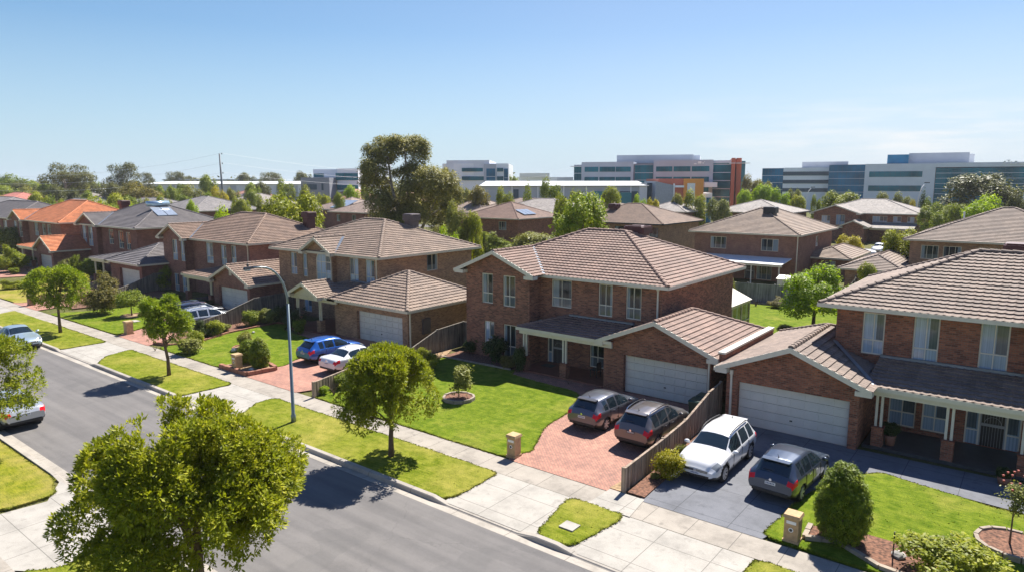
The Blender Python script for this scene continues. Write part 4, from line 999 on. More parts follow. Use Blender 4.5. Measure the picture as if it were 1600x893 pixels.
# --- larger background trees from shared prototypes (unit width and height)
def proto(seed, kind):
    if kind == 'round': lb = lobes_round(1,.86,.12,20,seed,.34,1.0); cr = leaves('crown', lb, 1500, 6, .042, .024, seed, LEAF['mid'], gap=8, shell=.15, inner=.1, bias=.8); h, r, n = .5, .03, 6
    elif kind == 'gum':
        rn = random.Random(seed); lb = []
        for i in range(16):
            a = i*2.4; t = rn.uniform(.36,.93); q = rn.uniform(.1,.4)*(1.15-abs(t-.62)); lb.append((q*math.cos(a), q*math.sin(a), t, rn.uniform(.15,.25), rn.uniform(.15,.25), rn.uniform(.07,.12)))
        cr = leaves('crown', lb, 1500, 6, .04, .022, seed, LEAF['gum'], droop=1.0, ratio=.36, inner=.1); h, r, n = .72, .028, 10
    else: lb = [(0,0,.12+.8*t,.5*(1-t)**.7+.03,.5*(1-t)**.7+.03,.12) for t in [i/9 for i in range(10)]]; cr = leaves('crown', lb, 700, 6, .06, .04, seed, LEAF['dark']); h, r, n = .5, .04, 0
    return cr, trunk_mesh('trunk', r, h, lb, M['gumbark'] if kind == 'gum' else M['bark'], .04 if kind == 'gum' else .0, n, seed, .3 if kind == 'gum' else .35)
PR = {'round': [proto(s, 'round') for s in (201,202,203)], 'gum': [proto(s, 'gum') for s in (211,212,213)], 'cone': [proto(221,'cone')]}
def bgtree(px, ytop, wpx, d, kind, mat, label, name='tree', grp=None, k=None):
    p = atd(px, ytop, d); w = wpx*d/FPX; nb[0] += 1
    cr, tk = PR[kind][nb[0] % len(PR[kind]) if k is None else k]
    return tree(name, label, 'tree', (p[0], p[1], -.05), cr, tk, (w, w, max(1.5, p[2]+.05)), nb[0]*2.1, grp, LEAF[mat])
T = bgtree
# the tall eucalypt behind the tan house: leaning limbs carrying separate clumps
E0 = atd(640, 400, 96); ex, ey = E0[0], E0[1]
def ept(px, py, dd=0): p = atd(px, py, 96+dd); return (p[0]-ex, p[1]-ey, p[2])
def elobe(px, py, rx, rz, dd=0): p = ept(px, py, dd); s = 96/FPX; return (p[0], p[1], p[2], rx*s*1.1, rx*s*1.1, rz*s*1.1)
lb = [elobe(*q) for q in ((608,236,26,14),(635,228,30,13,2),(655,243,16,16),(588,246,14,14,-1),(600,222,16,8,1),(585,268,22,18,-2),(578,285,16,14),(610,308,20,14,2),(592,318,20,18,-3),(600,344,24,16,2),
    (650,276,20,20,-1),(672,284,28,22,-3),(690,300,22,24,-1),(700,325,14,18),(668,315,26,20,3),(650,335,24,16,-2),(640,300,20,18,-3),(625,345,22,16,-2),(600,288,14,10,3),(685,350,16,18,1),(615,322,20,14),(640,318,16,16),(628,268,8,7),(572,262,9,14,1),(618,272,9,7,2),(606,250,12,8,1),(640,262,10,9,1),(700,285,16,16,-2),(716,308,8,14,-1),(662,230,10,12),(618,220,12,8,-1),(652,222,9,8,2),(574,235,9,9))]
cr = leaves('crown', lb, 11000, 6, .34, .2, 77, LEAF['gum'], droop=1.3, ratio=.36, shell=.3, inner=.08, bias=.6)
tk = MB()
for pp, r in (([(632,425),(630,372),(622,330),(612,290),(606,245)],.42), ([(634,425),(636,365),(640,320),(636,270),(632,235)],.4), ([(640,425),(652,370),(668,340),(682,310)],.34), ([(628,425),(617,350),(600,310),(584,270)],.34), ([(622,330),(628,280),(648,245)],.2), ([(640,320),(655,290),(668,280)],.2), ([(612,290),(590,262),(586,250)],.14), ([(652,370),(645,345),(650,330)],.15), ([(668,340),(690,325),(698,318)],.15)):
    tk.tube([ept(*p) for p in pp], [r*(1-.75*i/(len(pp)-1)) for i in range(len(pp))], 7)
tm = bpy.data.meshes.new('trunk'); tm.from_pydata(tk.v, [], tk.f); tm.materials.append(M['gumbark'])
tree('gum_tree', 'tallest eucalyptus with open leaning limbs rising behind the tan house roof', 'tree', (ex, ey, 0), cr, tm)
T(700,262,46,118,'round','gum','darker eucalyptus crown right behind the tallest eucalyptus','gum_tree')
T(712,312,40,84,'round','olive','drooping olive-green tree at the foot of the tallest eucalyptus, right side')
T(690,345,50,82,'round','gum','dark bushy tree below the right limbs of the tallest eucalyptus')
T(600,335,50,90,'round','gum','dark bushy tree below the left limbs of the tallest eucalyptus')
# trees between the house rows
T(450,286,106,80,'round','street','broad leafy tree behind the brown-roofed house, left of the tallest eucalyptus',k=0)
T(440,285,40,100,'cone','mid','pointed light green tree just left of the broad leafy tree')
T(480,289,40,105,'round','olive','silvery olive tree right behind the broad leafy tree')
T(906,300,104,72,'round','maple','broad airy yellow-green tree behind the central house ridge',k=1)
T(880,292,36,100,'round','street','small light tree peeking above the broad airy tree')
T(1277,414,108,52,'round','lime','bright green backyard tree between central house and rightmost house',k=2)
T(1414,348,62,78,'round','street','rounded yellow-green tree beside the white car at the rear street',k=0)
T(1330,362,44,96,'round','yellow','golden shrubby tree beside the rear hip-roofed extension')
T(1358,410,36,66,'round','street','small green tree by the rear garage behind the rightmost house')
T(352,322,50,78,'round','lime','bright lime tree behind the brown-roofed house garage ridge')
T(385,326,34,84,'round','lime','smaller lime tree right of the bright one behind the brown-roofed house')
T(205,318,44,120,'round','lime','light green tree behind the charcoal-roofed house ridge')
T(150,308,70,125,'round','street','bushy bright tree behind the orange roof ridge')
T(100,306,36,150,'round','street','small round tree behind the left end of the orange roof')
T(185,302,50,150,'round','street','leafy tree between orange and charcoal roofs, further back')
T(215,285,70,190,'round','rust','bronze-leaved broad tree left of the long shed')
T(78,303,40,160,'cone','mid','narrow dark tree among the far left roofs')
T(22,398,70,92,'round','street','bright leafy tree at the left edge beside the orange house')
# left skyline
T(100,254,72,230,'gum','gumd','tall gum tree with layered crown near the left edge of the skyline','gum_tree',k=0)
T(92,283,56,200,'round','gumd','dense lower tree at the foot of the left layered gum')
T(120,275,44,235,'round','olive','olive tree right of the left layered gum')
T(191,255,50,260,'gum','gumd','tall dark gum tree on the skyline left of the long shed','gum_tree',k=1)
T(180,280,44,230,'round','gumd','dense rounded tree at the foot of the tall dark gum')
T(325,273,38,215,'round','mid','dense round tree standing in front of the long shed')
T(300,288,42,190,'round','olive','pale yellow-green tree in front of the long shed, left of the dense round one')
T(270,284,34,205,'round','mid','dark green tree at the left half of the long shed')
T(252,290,30,200,'round','mid','small green tree left of the dark one at the long shed')
T(340,291,30,195,'round','yellow','low golden tree right of the dense round one at the shed')
T(362,288,28,200,'round','olive','small olive tree right of the power pole')
T(395,285,34,205,'round','mid','small dark tree at the right end of the long shed')
T(20,272,60,300,'round','mid','broad green tree at the far left edge of the skyline')
T(55,278,44,310,'round','street','green tree right of the far left broad one')
T(10,290,60,230,'round','mid','dark hedge-like tree at the left edge above the red roof')
T(45,292,44,215,'round','olive','olive bushy tree above the red roof')
T(145,276,22,320,'round','mid','small round tree between the two skyline gums')
T(233,270,24,420,'gum','gumd','open gum on the far skyline above the long shed, left of the others','gum_tree')
T(272,265,34,400,'gum','gumd','spreading gum on the far skyline above the long shed middle','gum_tree')
T(300,271,40,430,'round','gumd','low dark tree on the far skyline above the long shed')
T(385,270,40,420,'round','gumd','dark skyline tree right of the power pole')
T(420,266,40,400,'gum','gumd','far gum on the skyline left of the first office block','gum_tree')
T(473,262,34,330,'round','gumd','dark bent gum on the skyline beside the first office block','gum_tree')
# business park planting
T(550,289,34,185,'round','lime','bright lime tree in front of the first office block')
T(572,286,24,190,'round','street','green tree right of the bright lime one, left of the tallest eucalyptus')
T(728,284,34,150,'round','olive','olive tree right of the tallest eucalyptus, before the curved office')
T(750,290,44,145,'round','rust','greyish spreading tree in front of the curved office block')
T(788,291,32,140,'round','street','rounded green tree at the left end of the white-roofed warehouse')
T(802,268,26,260,'round','mid','green tree right of the curved office block')
T(824,280,26,150,'cone','mid','upright green tree before the warehouse wall, left of the round one')
T(860,277,38,148,'round','mid','dark round tree in front of the white-roofed warehouse')
T(902,289,30,150,'round','olive','low round tree before the warehouse, right of the dark one')
T(957,291,40,142,'round','street','dome-shaped tree by the teal doorway of the warehouse')
T(1000,303,24,140,'round','lime','small bright tree near the warehouse end wall')
T(1022,303,26,142,'round','yellow','small golden tree beside the warehouse gable')
T(1060,302,24,150,'round','olive','small olive tree before the orange cube building')
T(1086,296,38,148,'round','street','rounded golden-green tree right of the orange cube building')
T(1125,303,42,140,'round','olive','pale spreading tree below the rust-red fin wall')
T(1165,296,30,165,'round','lime','light green tree right of the rust-red fin wall')
T(1175,272,34,215,'round','rust','grey-leaved tree between the two big office complexes')
T(1197,275,28,205,'round','olive','olive tree left of the long office with white bands')
T(1195,288,44,170,'round','lime','bright round tree in front of the white-banded office')
T(1220,293,34,165,'round','lime','second bright round tree in front of the white-banded office, right')
T(1243,288,26,168,'round','olive','brownish olive tree above the car park')
T(1249,305,30,160,'round','street','low round green tree at the car park edge')
T(1276,304,18,158,'round','mid','small dark ball tree at the car park')
T(1317,291,62,150,'round','street','wide yellow-green tree at the middle of the glass office')
T(1380,300,24,165,'round','olive','small tree behind the grey ridge before the office')
T(1410,300,30,168,'round','olive','bushy olive tree left of the white lamp post')
T(1444,295,22,160,'cone','dark','dark narrow conifer beside the white lamp post')
T(1427,311,12,150,'round','yellow','tiny golden tree at the foot of the white lamp post')
T(1455,308,24,140,'round','mid','round green tree right of the white lamp post')
T(1478,310,40,130,'round','mid','bushy dark green tree below the big spreading gum')
T(1500,318,36,125,'round','mid','lower green tree near the slim white pole')
T(1456,322,44,122,'round','mid','wide green tree behind the rear two-storey house')
T(1543,271,126,150,'round','gumd','huge spreading dark gum in front of the glass office at right','gum_tree',k=1)
T(1545,304,76,105,'round','lime','bright lime green tree in front of the huge spreading gum',k=2)
T(1595,300,40,130,'round','gumd','dark tree at the right edge behind the roof')
# the distant wood on the horizon, one mass
lb = []; rn = random.Random(55)
for i in range(520):
    px = rn.uniform(-150, 1750); d = rn.uniform(330, 900) if px < 900 else rn.uniform(450, 900); p = atd(px, 290, d); h = rn.uniform(6, 13.5)
    lb.append((p[0], p[1], h*.5, h*rn.uniform(.5,1.1), h*rn.uniform(.5,1.1), h*.5))
me = leaves('forest', lb, 16000, 4, 2.2, 1.1, 91, LEAF['gumd'])
o = bpy.data.objects.new('forest', me); COL.objects.link(o); o['kind'] = 'stuff'; o['label'] = 'distant band of dark trees along the horizon'; o['category'] = 'forest'

# more garden trees among the far left roofs
for q in ((30,318,36,128,'round','mid','dark green tree left of the orange roof, in front of the grey roofs'),(60,300,40,175,'round','street','bushy tree between the red roof and the left layered gum'),(8,306,40,190,'round','mid','dark tree at the left edge behind the red roof'),(118,312,30,145,'round','lime','small lime tree just above the orange ridge'),(140,298,34,185,'round','mid','dark green tree right of the left layered gum'),(165,312,40,140,'round','maple','yellow-green tree between the orange and charcoal ridges'),
 (205,300,36,165,'round','mid','dense dark tree behind the charcoal ridge, left part'),(232,310,34,138,'round','olive','olive tree behind the water heater roof'),(255,305,30,160,'round','street','small bright tree right above the water heater'),(287,298,34,175,'round','mid','dark tree in front of the reddish roof left of the pole'),(300,312,24,125,'round','lime','small lime tree left of the dark cooler box'),(330,300,30,170,'round','maple','green tree just left of the slender pole base'),
 (375,302,36,150,'round','street','bright tree right of the slender pole between the roofs'),(395,296,34,175,'round','mid','dark tree left of the broad leafy tree'),(412,308,30,120,'round','olive','olive tree at the left foot of the broad leafy tree'),(505,296,30,165,'round','street','green tree before the first office block lower wall'),(530,300,24,150,'round','mid','small dark tree below the first office block'),(240,283,30,235,'round','gumd','olive skyline tree left of the long shed centre'),(285,281,26,240,'round','mid','small dark tree close to the long white shed roof'),(410,284,34,225,'round','gumd','olive tree hiding the right end of the long shed'),
 (445,279,30,235,'round','mid','dark tree between the long shed and the first office block'),(35,280,50,255,'round','gumd','wide olive tree on the far left skyline'),(75,284,40,240,'round','mid','dense tree directly left of the layered gum'),(150,283,40,245,'round','gumd','wide olive tree between the two skyline gums'),(215,276,34,255,'round','gumd','rounded olive tree at the left end of the long shed'),(740,330,40,84,'round','street','bright shrubby tree between the tallest eucalyptus and the solar-panelled roof'),(700,352,40,70,'round','lime','lime shrubby tree at the right foot of the tallest eucalyptus')): T(*q)
# ---------------------------------------------------------------- houses behind
BACK = 'houses behind the street'
def bhouse(label, x0, x1, y0, y1, ze, pitch, roofm, brickm=None, f=(), r=(), ov=.55, lod=0, cooler=None, trim='cream', extra=None):
    h = House('brick_house', label, 'house', ((x0+x1)/2, (y0+y1)/2, 0), brickm or BR_BG, roofm, M[trim], lod, BACK)
    h.walls(x0+ov, x1-ov, y0+ov, y1-ov, 0, ze-.06, f=[(x0+a, x0+b, c, d, k) for a, b, c, d, k in f], r=[(y0+a, y0+b, c, d, k) for a, b, c, d, k in r])
    h.hip(x0, x1, y0, y1, ze, pitch)
    if cooler: h.cooler(*cooler)
    if extra: extra(h)
    return h.done()
W2 = lambda a, w=1.8: (a, a+w, 3.5, 4.95, 'wtk')
def ex1(h):
    h.lod = 1
    h.walls(-22.6,-18.6,88.5,98.5,0,2.45, f=[(-21,-19.8,.9,2.1,'wt')]); h.hip(-23.6,-18.05,87.95,99.1,2.5,22)
    m = MB(); m.hexa([(-33.5,77.6,2.35),(-22.9,77.6,2.35),(-22.9,81.5,2.75),(-33.5,81.5,2.75)], [(-33.5,77.6,2.43),(-22.9,77.6,2.43),(-22.9,81.5,2.83),(-33.5,81.5,2.83)])
    obj('patio_roof', m, M['white'], h.root); m = MB()
    for x in (-33,-29.6,-26.3,-23.2): m.box(x-.06,x+.06,77.8,77.92,0,2.34)
    m.box(-33.5,-22.9,77.7,77.9,2.15,2.34); obj('patio_frame', m, M['cream2'], h.root)
    for x in (-21.75,): h.pipe(x-.6,81.4,.1,5.2)
bhouse('two-storey rear house with white patio roof, black rooftop cooler and small hipped wing', -35.3,-22.0,80.9,98.2,5.55,22.5,T_TAN,BR_TAN and BR_BG, f=[W2(2.6,2.0),W2(8.8,2.0),(7.0,8.2,.1,2.2,'d'),(8.4,10.2,.1,2.2,'wtk')], r=[(9,10.2,3.6,4.9,'wt')], lod=1, cooler=(-27.2,86.6,7.7,M['cooler_black'],1.5,.8,.9), extra=ex1)
bhouse('dark-brown-roofed house with maroon cooler behind the central house ridge', -60.5,-43.7,91,105.5,5.5,20,T_UMBER,BR_TAN, f=[W2(8.6),W2(2.0),W2(14)], lod=1, cooler=(-54.6,96.0,7.35,M['maroon'],1.5,.8,1.2), trim='cooler_black')
bhouse('brown-roofed brick house with solar panels right of the tallest eucalyptus', -82.2,-68.9,89.6,102.5,5.5,21,T_ROSE,BR_RED2, f=[W2(2.4,1.7),W2(8.6,1.7)], lod=1)
sp = MB(); c_, s_ = math.cos(R(21)), math.sin(R(21))
for i in range(3):
    y0 = 92.6+i*1.15; sp.hexa([(-69.9,y0,6.05),(-69.9,y0+1.05,6.05),(-71.9,y0+1.05,6.82),(-71.9,y0,6.82)], [(-69.9,y0,6.12),(-69.9,y0+1.05,6.12),(-71.9,y0+1.05,6.89),(-71.9,y0,6.89)])
tag(obj('solar_array', sp, M['solar'], origin=(-71,94.3,6)), 'bank of pale blue solar panels on the brown roof right of the tallest eucalyptus', 'solar panel')
bhouse('brick house with two small upper windows left of the tallest eucalyptus', -119,-107,89.2,103,5.5,20,L_BROWN,BR_PLUM, f=[W2(2.2,1.2),W2(7.2,1.2)])
bhouse('brick house with a big skylight roof behind the broad leafy tree', -135,-121,96,110,5.5,20,L_BROWN,BR_PLUM, f=[W2(9,1.2)])
sk = MB(); sk.hexa([(-128,96.6,5.85),(-123.2,96.6,5.85),(-123.2,100.8,7.4),(-128,100.8,7.4)], [(-128,96.6,5.93),(-123.2,96.6,5.93),(-123.2,100.8,7.48),(-128,100.8,7.48)])
tag(obj('solar_collector', sk, M['solar'], origin=(-125.6,98.6,6.6)), 'bright glass solar collectors on the roof left of the tallest eucalyptus', 'solar panel')
def ex2(h):
    h.lod = 0
    h.walls(-37.4,-29.4,146.2,149,0,5.4, f=[(-35.9,-34.3,3.4,5.0,'wt'),(-33.2,-31.6,3.2,5.2,'wt')], skip='b'); h.gable(-38.1,-28.8,145.6,155,5.5,19,146.2,-37.4,-29.4,5.4, vent=False)
    h.walls(-31.2,-27.4,142.9,146,0,3.0, f=[(-30.2,-28.4,.1,2.6,'o')], skip='b'); h.gable(-32,-26.6,142.3,148,3.1,24,142.9,-31.2,-27.4,3.0, vent=False)
    h.porch(-27,-19.5,145,149.5,2.9,11,False)
bhouse('rear two-storey brick house with twin gable windows and small gabled porch', -38.3,-18.8,148.8,164,5.5,19,L_ASH,BR_RED, f=[(11,13.6,3.6,5.0,'wt'),(14.6,16,3.6,5.0,'wt'),(17,18.2,3.6,5.0,'wt'),(13.5,16.2,.05,2.2,'g')], extra=ex2)
bhouse('low grey-roofed house with eyebrow arch left of the car park', -57,-41,141,157,5.4,17,L_ASH,BR_BG, f=[W2(2,1.6),W2(6,3)])
bhouse('ash-roofed house before the orange cube building', -71,-59.5,134.5,146.5,5.4,19,L_ASH,BR_BG, f=[W2(3,1.6)], cooler=(-68,136,6.6,M['maroon'],1.5,.8,1))
bhouse('house with sandy roof peeking behind the airy yellow-green tree', -88,-74,130,144,5.4,19,L_BROWN,BR_BG, f=[W2(3,1.6)])
bhouse('large brown-roofed house at the right edge behind the rightmost house', -12.0,5,83,99,5.55,22,T_BROWN,BR_TAN, f=[W2(1.6,1.6),W2(3.6,1.6),W2(6.6,1.8),W2(9,2)], lod=1, extra=lambda h: (h.walls(-16.6,-11.4,78.6,90,0,2.5), h.hip(-17.2,-10.8,78,90.5,2.56,22)))
bhouse('grey-brown roof rising behind the right edge house', -2,16,104,124,5.6,23,L_ASH,BR_TAN)
bhouse('grey hip-roofed house with dark cooler box behind the charcoal-roofed house', -160,-140.5,71.2,88,5.5,19,L_DARK,BR_PLUM, f=[W2(12,2)])
bhouse('small grey-roofed house left of the dark cooler box', -190,-165,73,88,5.2,18,L_DARK,BR_PLUM)
bhouse('red-roofed house at the far left', -262,-236,64,82,5.3,19,L_RED,BR_PLUM, cooler=(-238,62.5,5.5,M['maroon'],2,1.2,.3))
bhouse('grey house roof in front of the far left red roof', -205,-180,46,62,5.2,20,L_DARK,BR_PLUM)
bhouse('second charcoal roof behind the orange-roofed house', -196,-168,60,74,5.2,19,L_DARK,BR_PLUM)
bhouse('pink-roofed house left of the first office block, nearer', -205,-184,148,166,5.6,22,L_PINK,BR_PLUM, f=[W2(12,2)])
bhouse('long pink roof between the first office block and the tallest eucalyptus', -178,-158,150,166,5.4,20,L_PINK,BR_PLUM)
bhouse('reddish-roofed house in front of the long shed, left of the power pole', -262,-240,112,128,5.4,20,L_PINK,BR_PLUM)
bhouse('reddish hip roof right of the power pole', -226,-204,122,138,5.6,22,L_PINK,BR_PLUM, cooler=(-206,118,4.8,M['maroon'],1.8,1.2,.3))
bhouse('grey roof behind the dark cooler box roof', -230,-206,98,114,5.4,19,L_DARK,BR_PLUM)
bhouse('ash-grey roof left of the pink-roofed house', -196,-172,104,120,5.4,20,L_ASH,BR_PLUM)
bhouse('ash roof with small front gable right of the tallest eucalyptus', -104,-86,120,134,5.5,19,L_BROWN,BR_BG, f=[W2(3,2)])
bhouse('low brown hip roof left of the solar-panelled roof', -95,-80,104,117,5.4,18,L_BROWN,BR_RED2)
bhouse('brown roof between the two solar roofs, partly behind the eucalyptus', -103,-90,105,119,5.6,20,L_BROWN,BR_PLUM)
bhouse('grey-brown roof behind the maroon cooler box', -92,-72,108,124,5.6,18,L_ASH,BR_BG)
bhouse('orange-roofed house far behind the orange one', -330,-306,150,170,5.4,20,T_ORANGE,BR_PLUM)
bhouse('grey roof at the left edge of the far houses', -290,-266,52,66,5.2,20,L_DARK,BR_PLUM)
bhouse('long grey far roof right of the far left red roof', -300,-270,96,112,5.4,18,L_ASH,BR_PLUM)
bhouse('second long grey far roof behind the orange ridge', -268,-242,86,102,5.4,18,L_ASH,BR_PLUM)
bhouse('pale far roof below the left layered gum', -350,-320,118,140,6.5,12,M['white'],BR_PLUM)
# solar water heater on the charcoal roof: right hip plane
t = thing('solar_water_heater', 'silver-blue tank and panels of a solar water heater on the charcoal roof', 'water heater', (-90.2,42.5,7.5))
A = (-89.6, 41.0); k = math.tan(R(23.5)); zr = lambda x: 6.02+(-86.3-x)*k
tk = MB(); tk.tube([(-91.6,40.6,zr(-91.6)+.42),(-91.6,43.4,zr(-91.6)+.42)], .36, 16); obj('tank', tk, M['steel_tank'], t, True)
for i in range(2):
    y = 40.75+i*1.3; pm = MB(); pm.hexa([(-89.0,y,zr(-89)+.06),(-89.0,y+1.2,zr(-89)+.06),(-91.2,y+1.2,zr(-91.2)+.06),(-91.2,y,zr(-91.2)+.06)], [(-89.0,y,zr(-89)+.16),(-89.0,y+1.2,zr(-89)+.16),(-91.2,y+1.2,zr(-91.2)+.16),(-91.2,y,zr(-91.2)+.16)]); obj('solar_panel', pm, M['solar'], t)

# ---------------------------------------------------------------- offices (frames facing the camera at level distance d)
O_GREY = plain('precast_grey', (.46, .49, .54), .6, var=.06, scale=.3); O_LIGHT = plain('precast_light', (.72, .75, .8), .5, var=.05, scale=.3)
O_WHITE = plain('office_white', (.86, .87, .88), .5, var=.04, scale=.3); O_DARK = plain('precast_dark', (.28, .29, .32), .6, var=.08, scale=.3)
O_RUST = plain('rust_cladding', (.5, .125, .07), .6, var=.08); O_ORANGE = plain('orange_cladding', (.8, .31, .05), .6, var=.06); O_TEAL = plain('teal_paint', (.03, .2, .24), .5)
O_NAVY = plain('navy_cladding', (.035, .075, .11), .45, var=.1); O_ROOF = plain('white_metal_roof', (.72, .72, .7), .4, var=.05)
def glassm(name, c):
    m, nt, b = newmat(name); n = noise(nt, .12, 3.0); b.inputs['Roughness'].default_value = .08; b.inputs['Specular IOR Level'].default_value = .2
    nt.links.new(ramp(nt, n, ((.35, sc(c, .55)), (.65, sc(c, 1.3)))), b.inputs['Base Color']); return m
O_GLASS = glassm('teal_glass', (.004, .15, .2)); O_GLASS2 = glassm('blue_glass', (.006, .16, .3))
class Office:
    def __init__(s, label, px, d, yaw=0.0, name='office_building', cat='office building'):
        p = atd(px, 300, d); s.root = thing(name, label, cat, (p[0], p[1], 0), None, YAW+yaw); s.root['o'] = Z3; s.d, s.t, s.px = d, yaw, px
    def X(s, px, y=0.0):                     # local x whose image is at px, on the plane local y
        a, c, t = (px-CX)/FPX, math.cos(s.t), math.sin(s.t); l0 = (s.px-CX)/FPX*s.d
        return (a*(s.d+y*c)-l0+y*t)/(c-a*t)
    def box(s, name, m, x0, x1, y0, y1, z0, z1):
        q = MB(); q.box(x0, x1, y0, y1, z0, z1); return obj(name, q, m, s.root)
    def band(s, x0, x1, y, z0, z1, gm, nx, nz=1, name='window'):
        q = MB(); q.box(x0, x1, y-.08, y+.3, z0, z1); w = obj(name, q, gm, s.root); f = MB(); f2 = MB()
        for i in range(1, nx): x = x0+(x1-x0)*i/nx; f2.box(x-.035, x+.035, y-.12, y-.081, z0, z1)
        for j in range(1, nz): z = z0+(z1-z0)*j/nz; f.box(x0, x1, y-.16, y-.121, z-.07, z+.07)
        if f.f: obj('glazing_bar', f, O_LIGHT, w)
        if f2.f: obj('window_frame', f2, O_NAVY, w)
    def poly(s, name, m, pts, z0, z1):
        q = MB(); q.prism(pts, z0, z1); return obj(name, q, m, s.root)
zz = lambda py, d: HC + (YH-py)/1079*d
sx = lambda p, d: p*d/FPX        # pixels to metres at distance d
# big grey office with the rust fin
d = 235; o = Office('wide grey office block with teal glass and a rust-red fin wall, middle of the skyline', 908, d, R(-16)); X = o.X
o.box('wall', O_GREY, X(908), X(988), 0, 40, 0, zz(254,d)); o.box('wall', O_GREY, X(1019), X(1111), 0, 40, 0, zz(252,d)); o.box('wall', O_DARK, X(988), X(1019), 1.0, 40, 0, zz(257,d))
o.band(X(990), X(1018), .85, 0, zz(259.5,d), O_GLASS, 6, 7, 'glass_wall'); o.box('wall', O_DARK, X(896), X(908), .6, 39, 0, zz(258,d)); o.band(X(896.5), X(907.5), .5, 0, zz(260,d), O_GLASS, 3, 7, 'glass_wall')
for a, b in ((913,934),(936,960),(961,984),(1023,1048),(1050,1076),(1078,1105)):
    for t, u in ((261.5,269),(277,284),(292,299)): o.band(X(a), X(b), -.05, zz(u,d), zz(t,d), O_GLASS, 4)
o.box('plant_room', O_GREY, X(962,12), X(1080,12), 12, 34, 18, zz(242,d)); o.box('plant_room', O_LIGHT, X(1080,14), X(1090,14), 14, 34, 18, zz(243,d))
cp = [(X(1111),2),(X(1140),1),(X(1150),6),(X(1152),36),(X(1111),38)]
o.poly('glass_wall', O_GLASS, cp, 0, zz(257,d)); o.poly('roof_slab', O_LIGHT, [(x, y-.4 if y < 10 else y) for x, y in cp], zz(257,d)+.0, zz(253,d))
fr = MB()
for i in range(7): z = 1.5+i*2.6; fr.poly([(x, y-.12, z) for x, y in cp[:2]]+[(x, y-.12, z+.22) for x, y in cp[:2]][::-1])
obj('glazing_bars', fr, O_LIGHT, o.root)
o.box('fin_wall', O_RUST, X(1138.5), X(1144), -5, 14, 0, zz(250.5,d)); o.box('fin_wall', O_RUST, X(1146), X(1153.5), -4, 10, 0, zz(250.5,d)); o.poly('glass_wall', O_GLASS, [(X(1153.6),1),(X(1161),3),(X(1162),30),(X(1153.6),30)], 0, zz(254,d)); o.box('canopy_blade', O_WHITE, X(1135), X(1166), -5.5, -3, zz(258.3,d), zz(257.5,d)); o.box('canopy_blade', O_WHITE, X(891), X(908), -.5, 6, zz(261,d), zz(260,d))
o.box('entry_canopy', O_LIGHT, X(1099), X(1118), -9, 0, zz(292,d), zz(285,d))
lg = MB()
for a, b, t, u in ((1081,1085,257,258.6),(1087,1092.5,254,257.6),(1094,1096,255.5,258),(1096.5,1098,254.2,255.6)): lg.box(X(a), X(b), -.2, -.01, zz(u,d), zz(t,d))
obj('sign', lg, M['white'], o.root)
# long right complex
d = 262; o = Office('long pale office complex with wide dark glass walls on the right skyline', 1349, d, R(-31)); X = o.X
o.box('wall', O_LIGHT, X(1349), X(1458), 0, 45, 0, zz(257,d)); o.box('wall', O_LIGHT, X(1458), X(1620), .4, 45, zz(263,d), zz(256.4,d)); o.box('wall', O_LIGHT, X(1598), X(1620), .4, 45, 0, zz(263,d)); o.box('wall', O_DARK, X(1458), X(1598), 2, 45, 0, zz(264,d))
o.band(X(1459), X(1597), .5, 0, zz(264,d), O_GLASS, 14, 9, 'glass_wall')
for t, u in ((268.5,277),(290,298.5)): o.band(X(1356), X(1438), -.05, zz(u,d), zz(t,d), O_GLASS, 10)
o.box('wall', O_DARK, X(1293), X(1348.9), 1, 45, 0, zz(257.5,d)); o.band(X(1293.2), X(1348.5), .9, 0, zz(258,d), O_GLASS2, 8, 7, 'glass_wall')
o.box('plant_room', O_GREY, X(1415,8), X(1508,8), 8, 40, 17, zz(240.5,d)); o.box('plant_room', O_WHITE, X(1508,12), X(1516,12), 12, 38, 17, zz(242.5,d)); o.box('plant_room', O_GLASS2, X(1382,6), X(1414.9,6), 6, 40, 17, zz(242.5,d))
lg = MB()
for i, (a, b, t, u) in enumerate(((1562,1565,255,260),(1566,1572,253.5,254.5),(1569,1570.5,254.5,259),(1572,1575,256,260),(1576,1578,258,259.4),(1579,1583,255,260),(1586,1595,257.2,259.8))): lg.box(X(a), X(b), .15, .39, zz(u,d), zz(t,d))
obj('sign', lg, M['white'], o.root)
d = 285; o = Office('white-banded office with dark ribbon windows left of the long complex', 1189, d, R(-26)); X = o.X
o.box('wall', O_WHITE, X(1222), X(1300), 0, 40, 0, zz(263,d)); o.box('wall', O_DARK, X(1189), X(1221.9), 1, 40, 0, zz(263.5,d)); o.band(X(1189.3), X(1221.5), .9, 0, zz(264,d), O_GLASS2, 7, 6, 'glass_wall')
for t, u in ((269,275),(281.5,287),(294,299.5)): o.band(X(1221.9), X(1299), -.05, zz(u,d), zz(t,d), O_NAVY, 12)
o.box('plant_room', O_GREY, X(1250,10), X(1321,10), 10, 36, 14, zz(253.5,d))
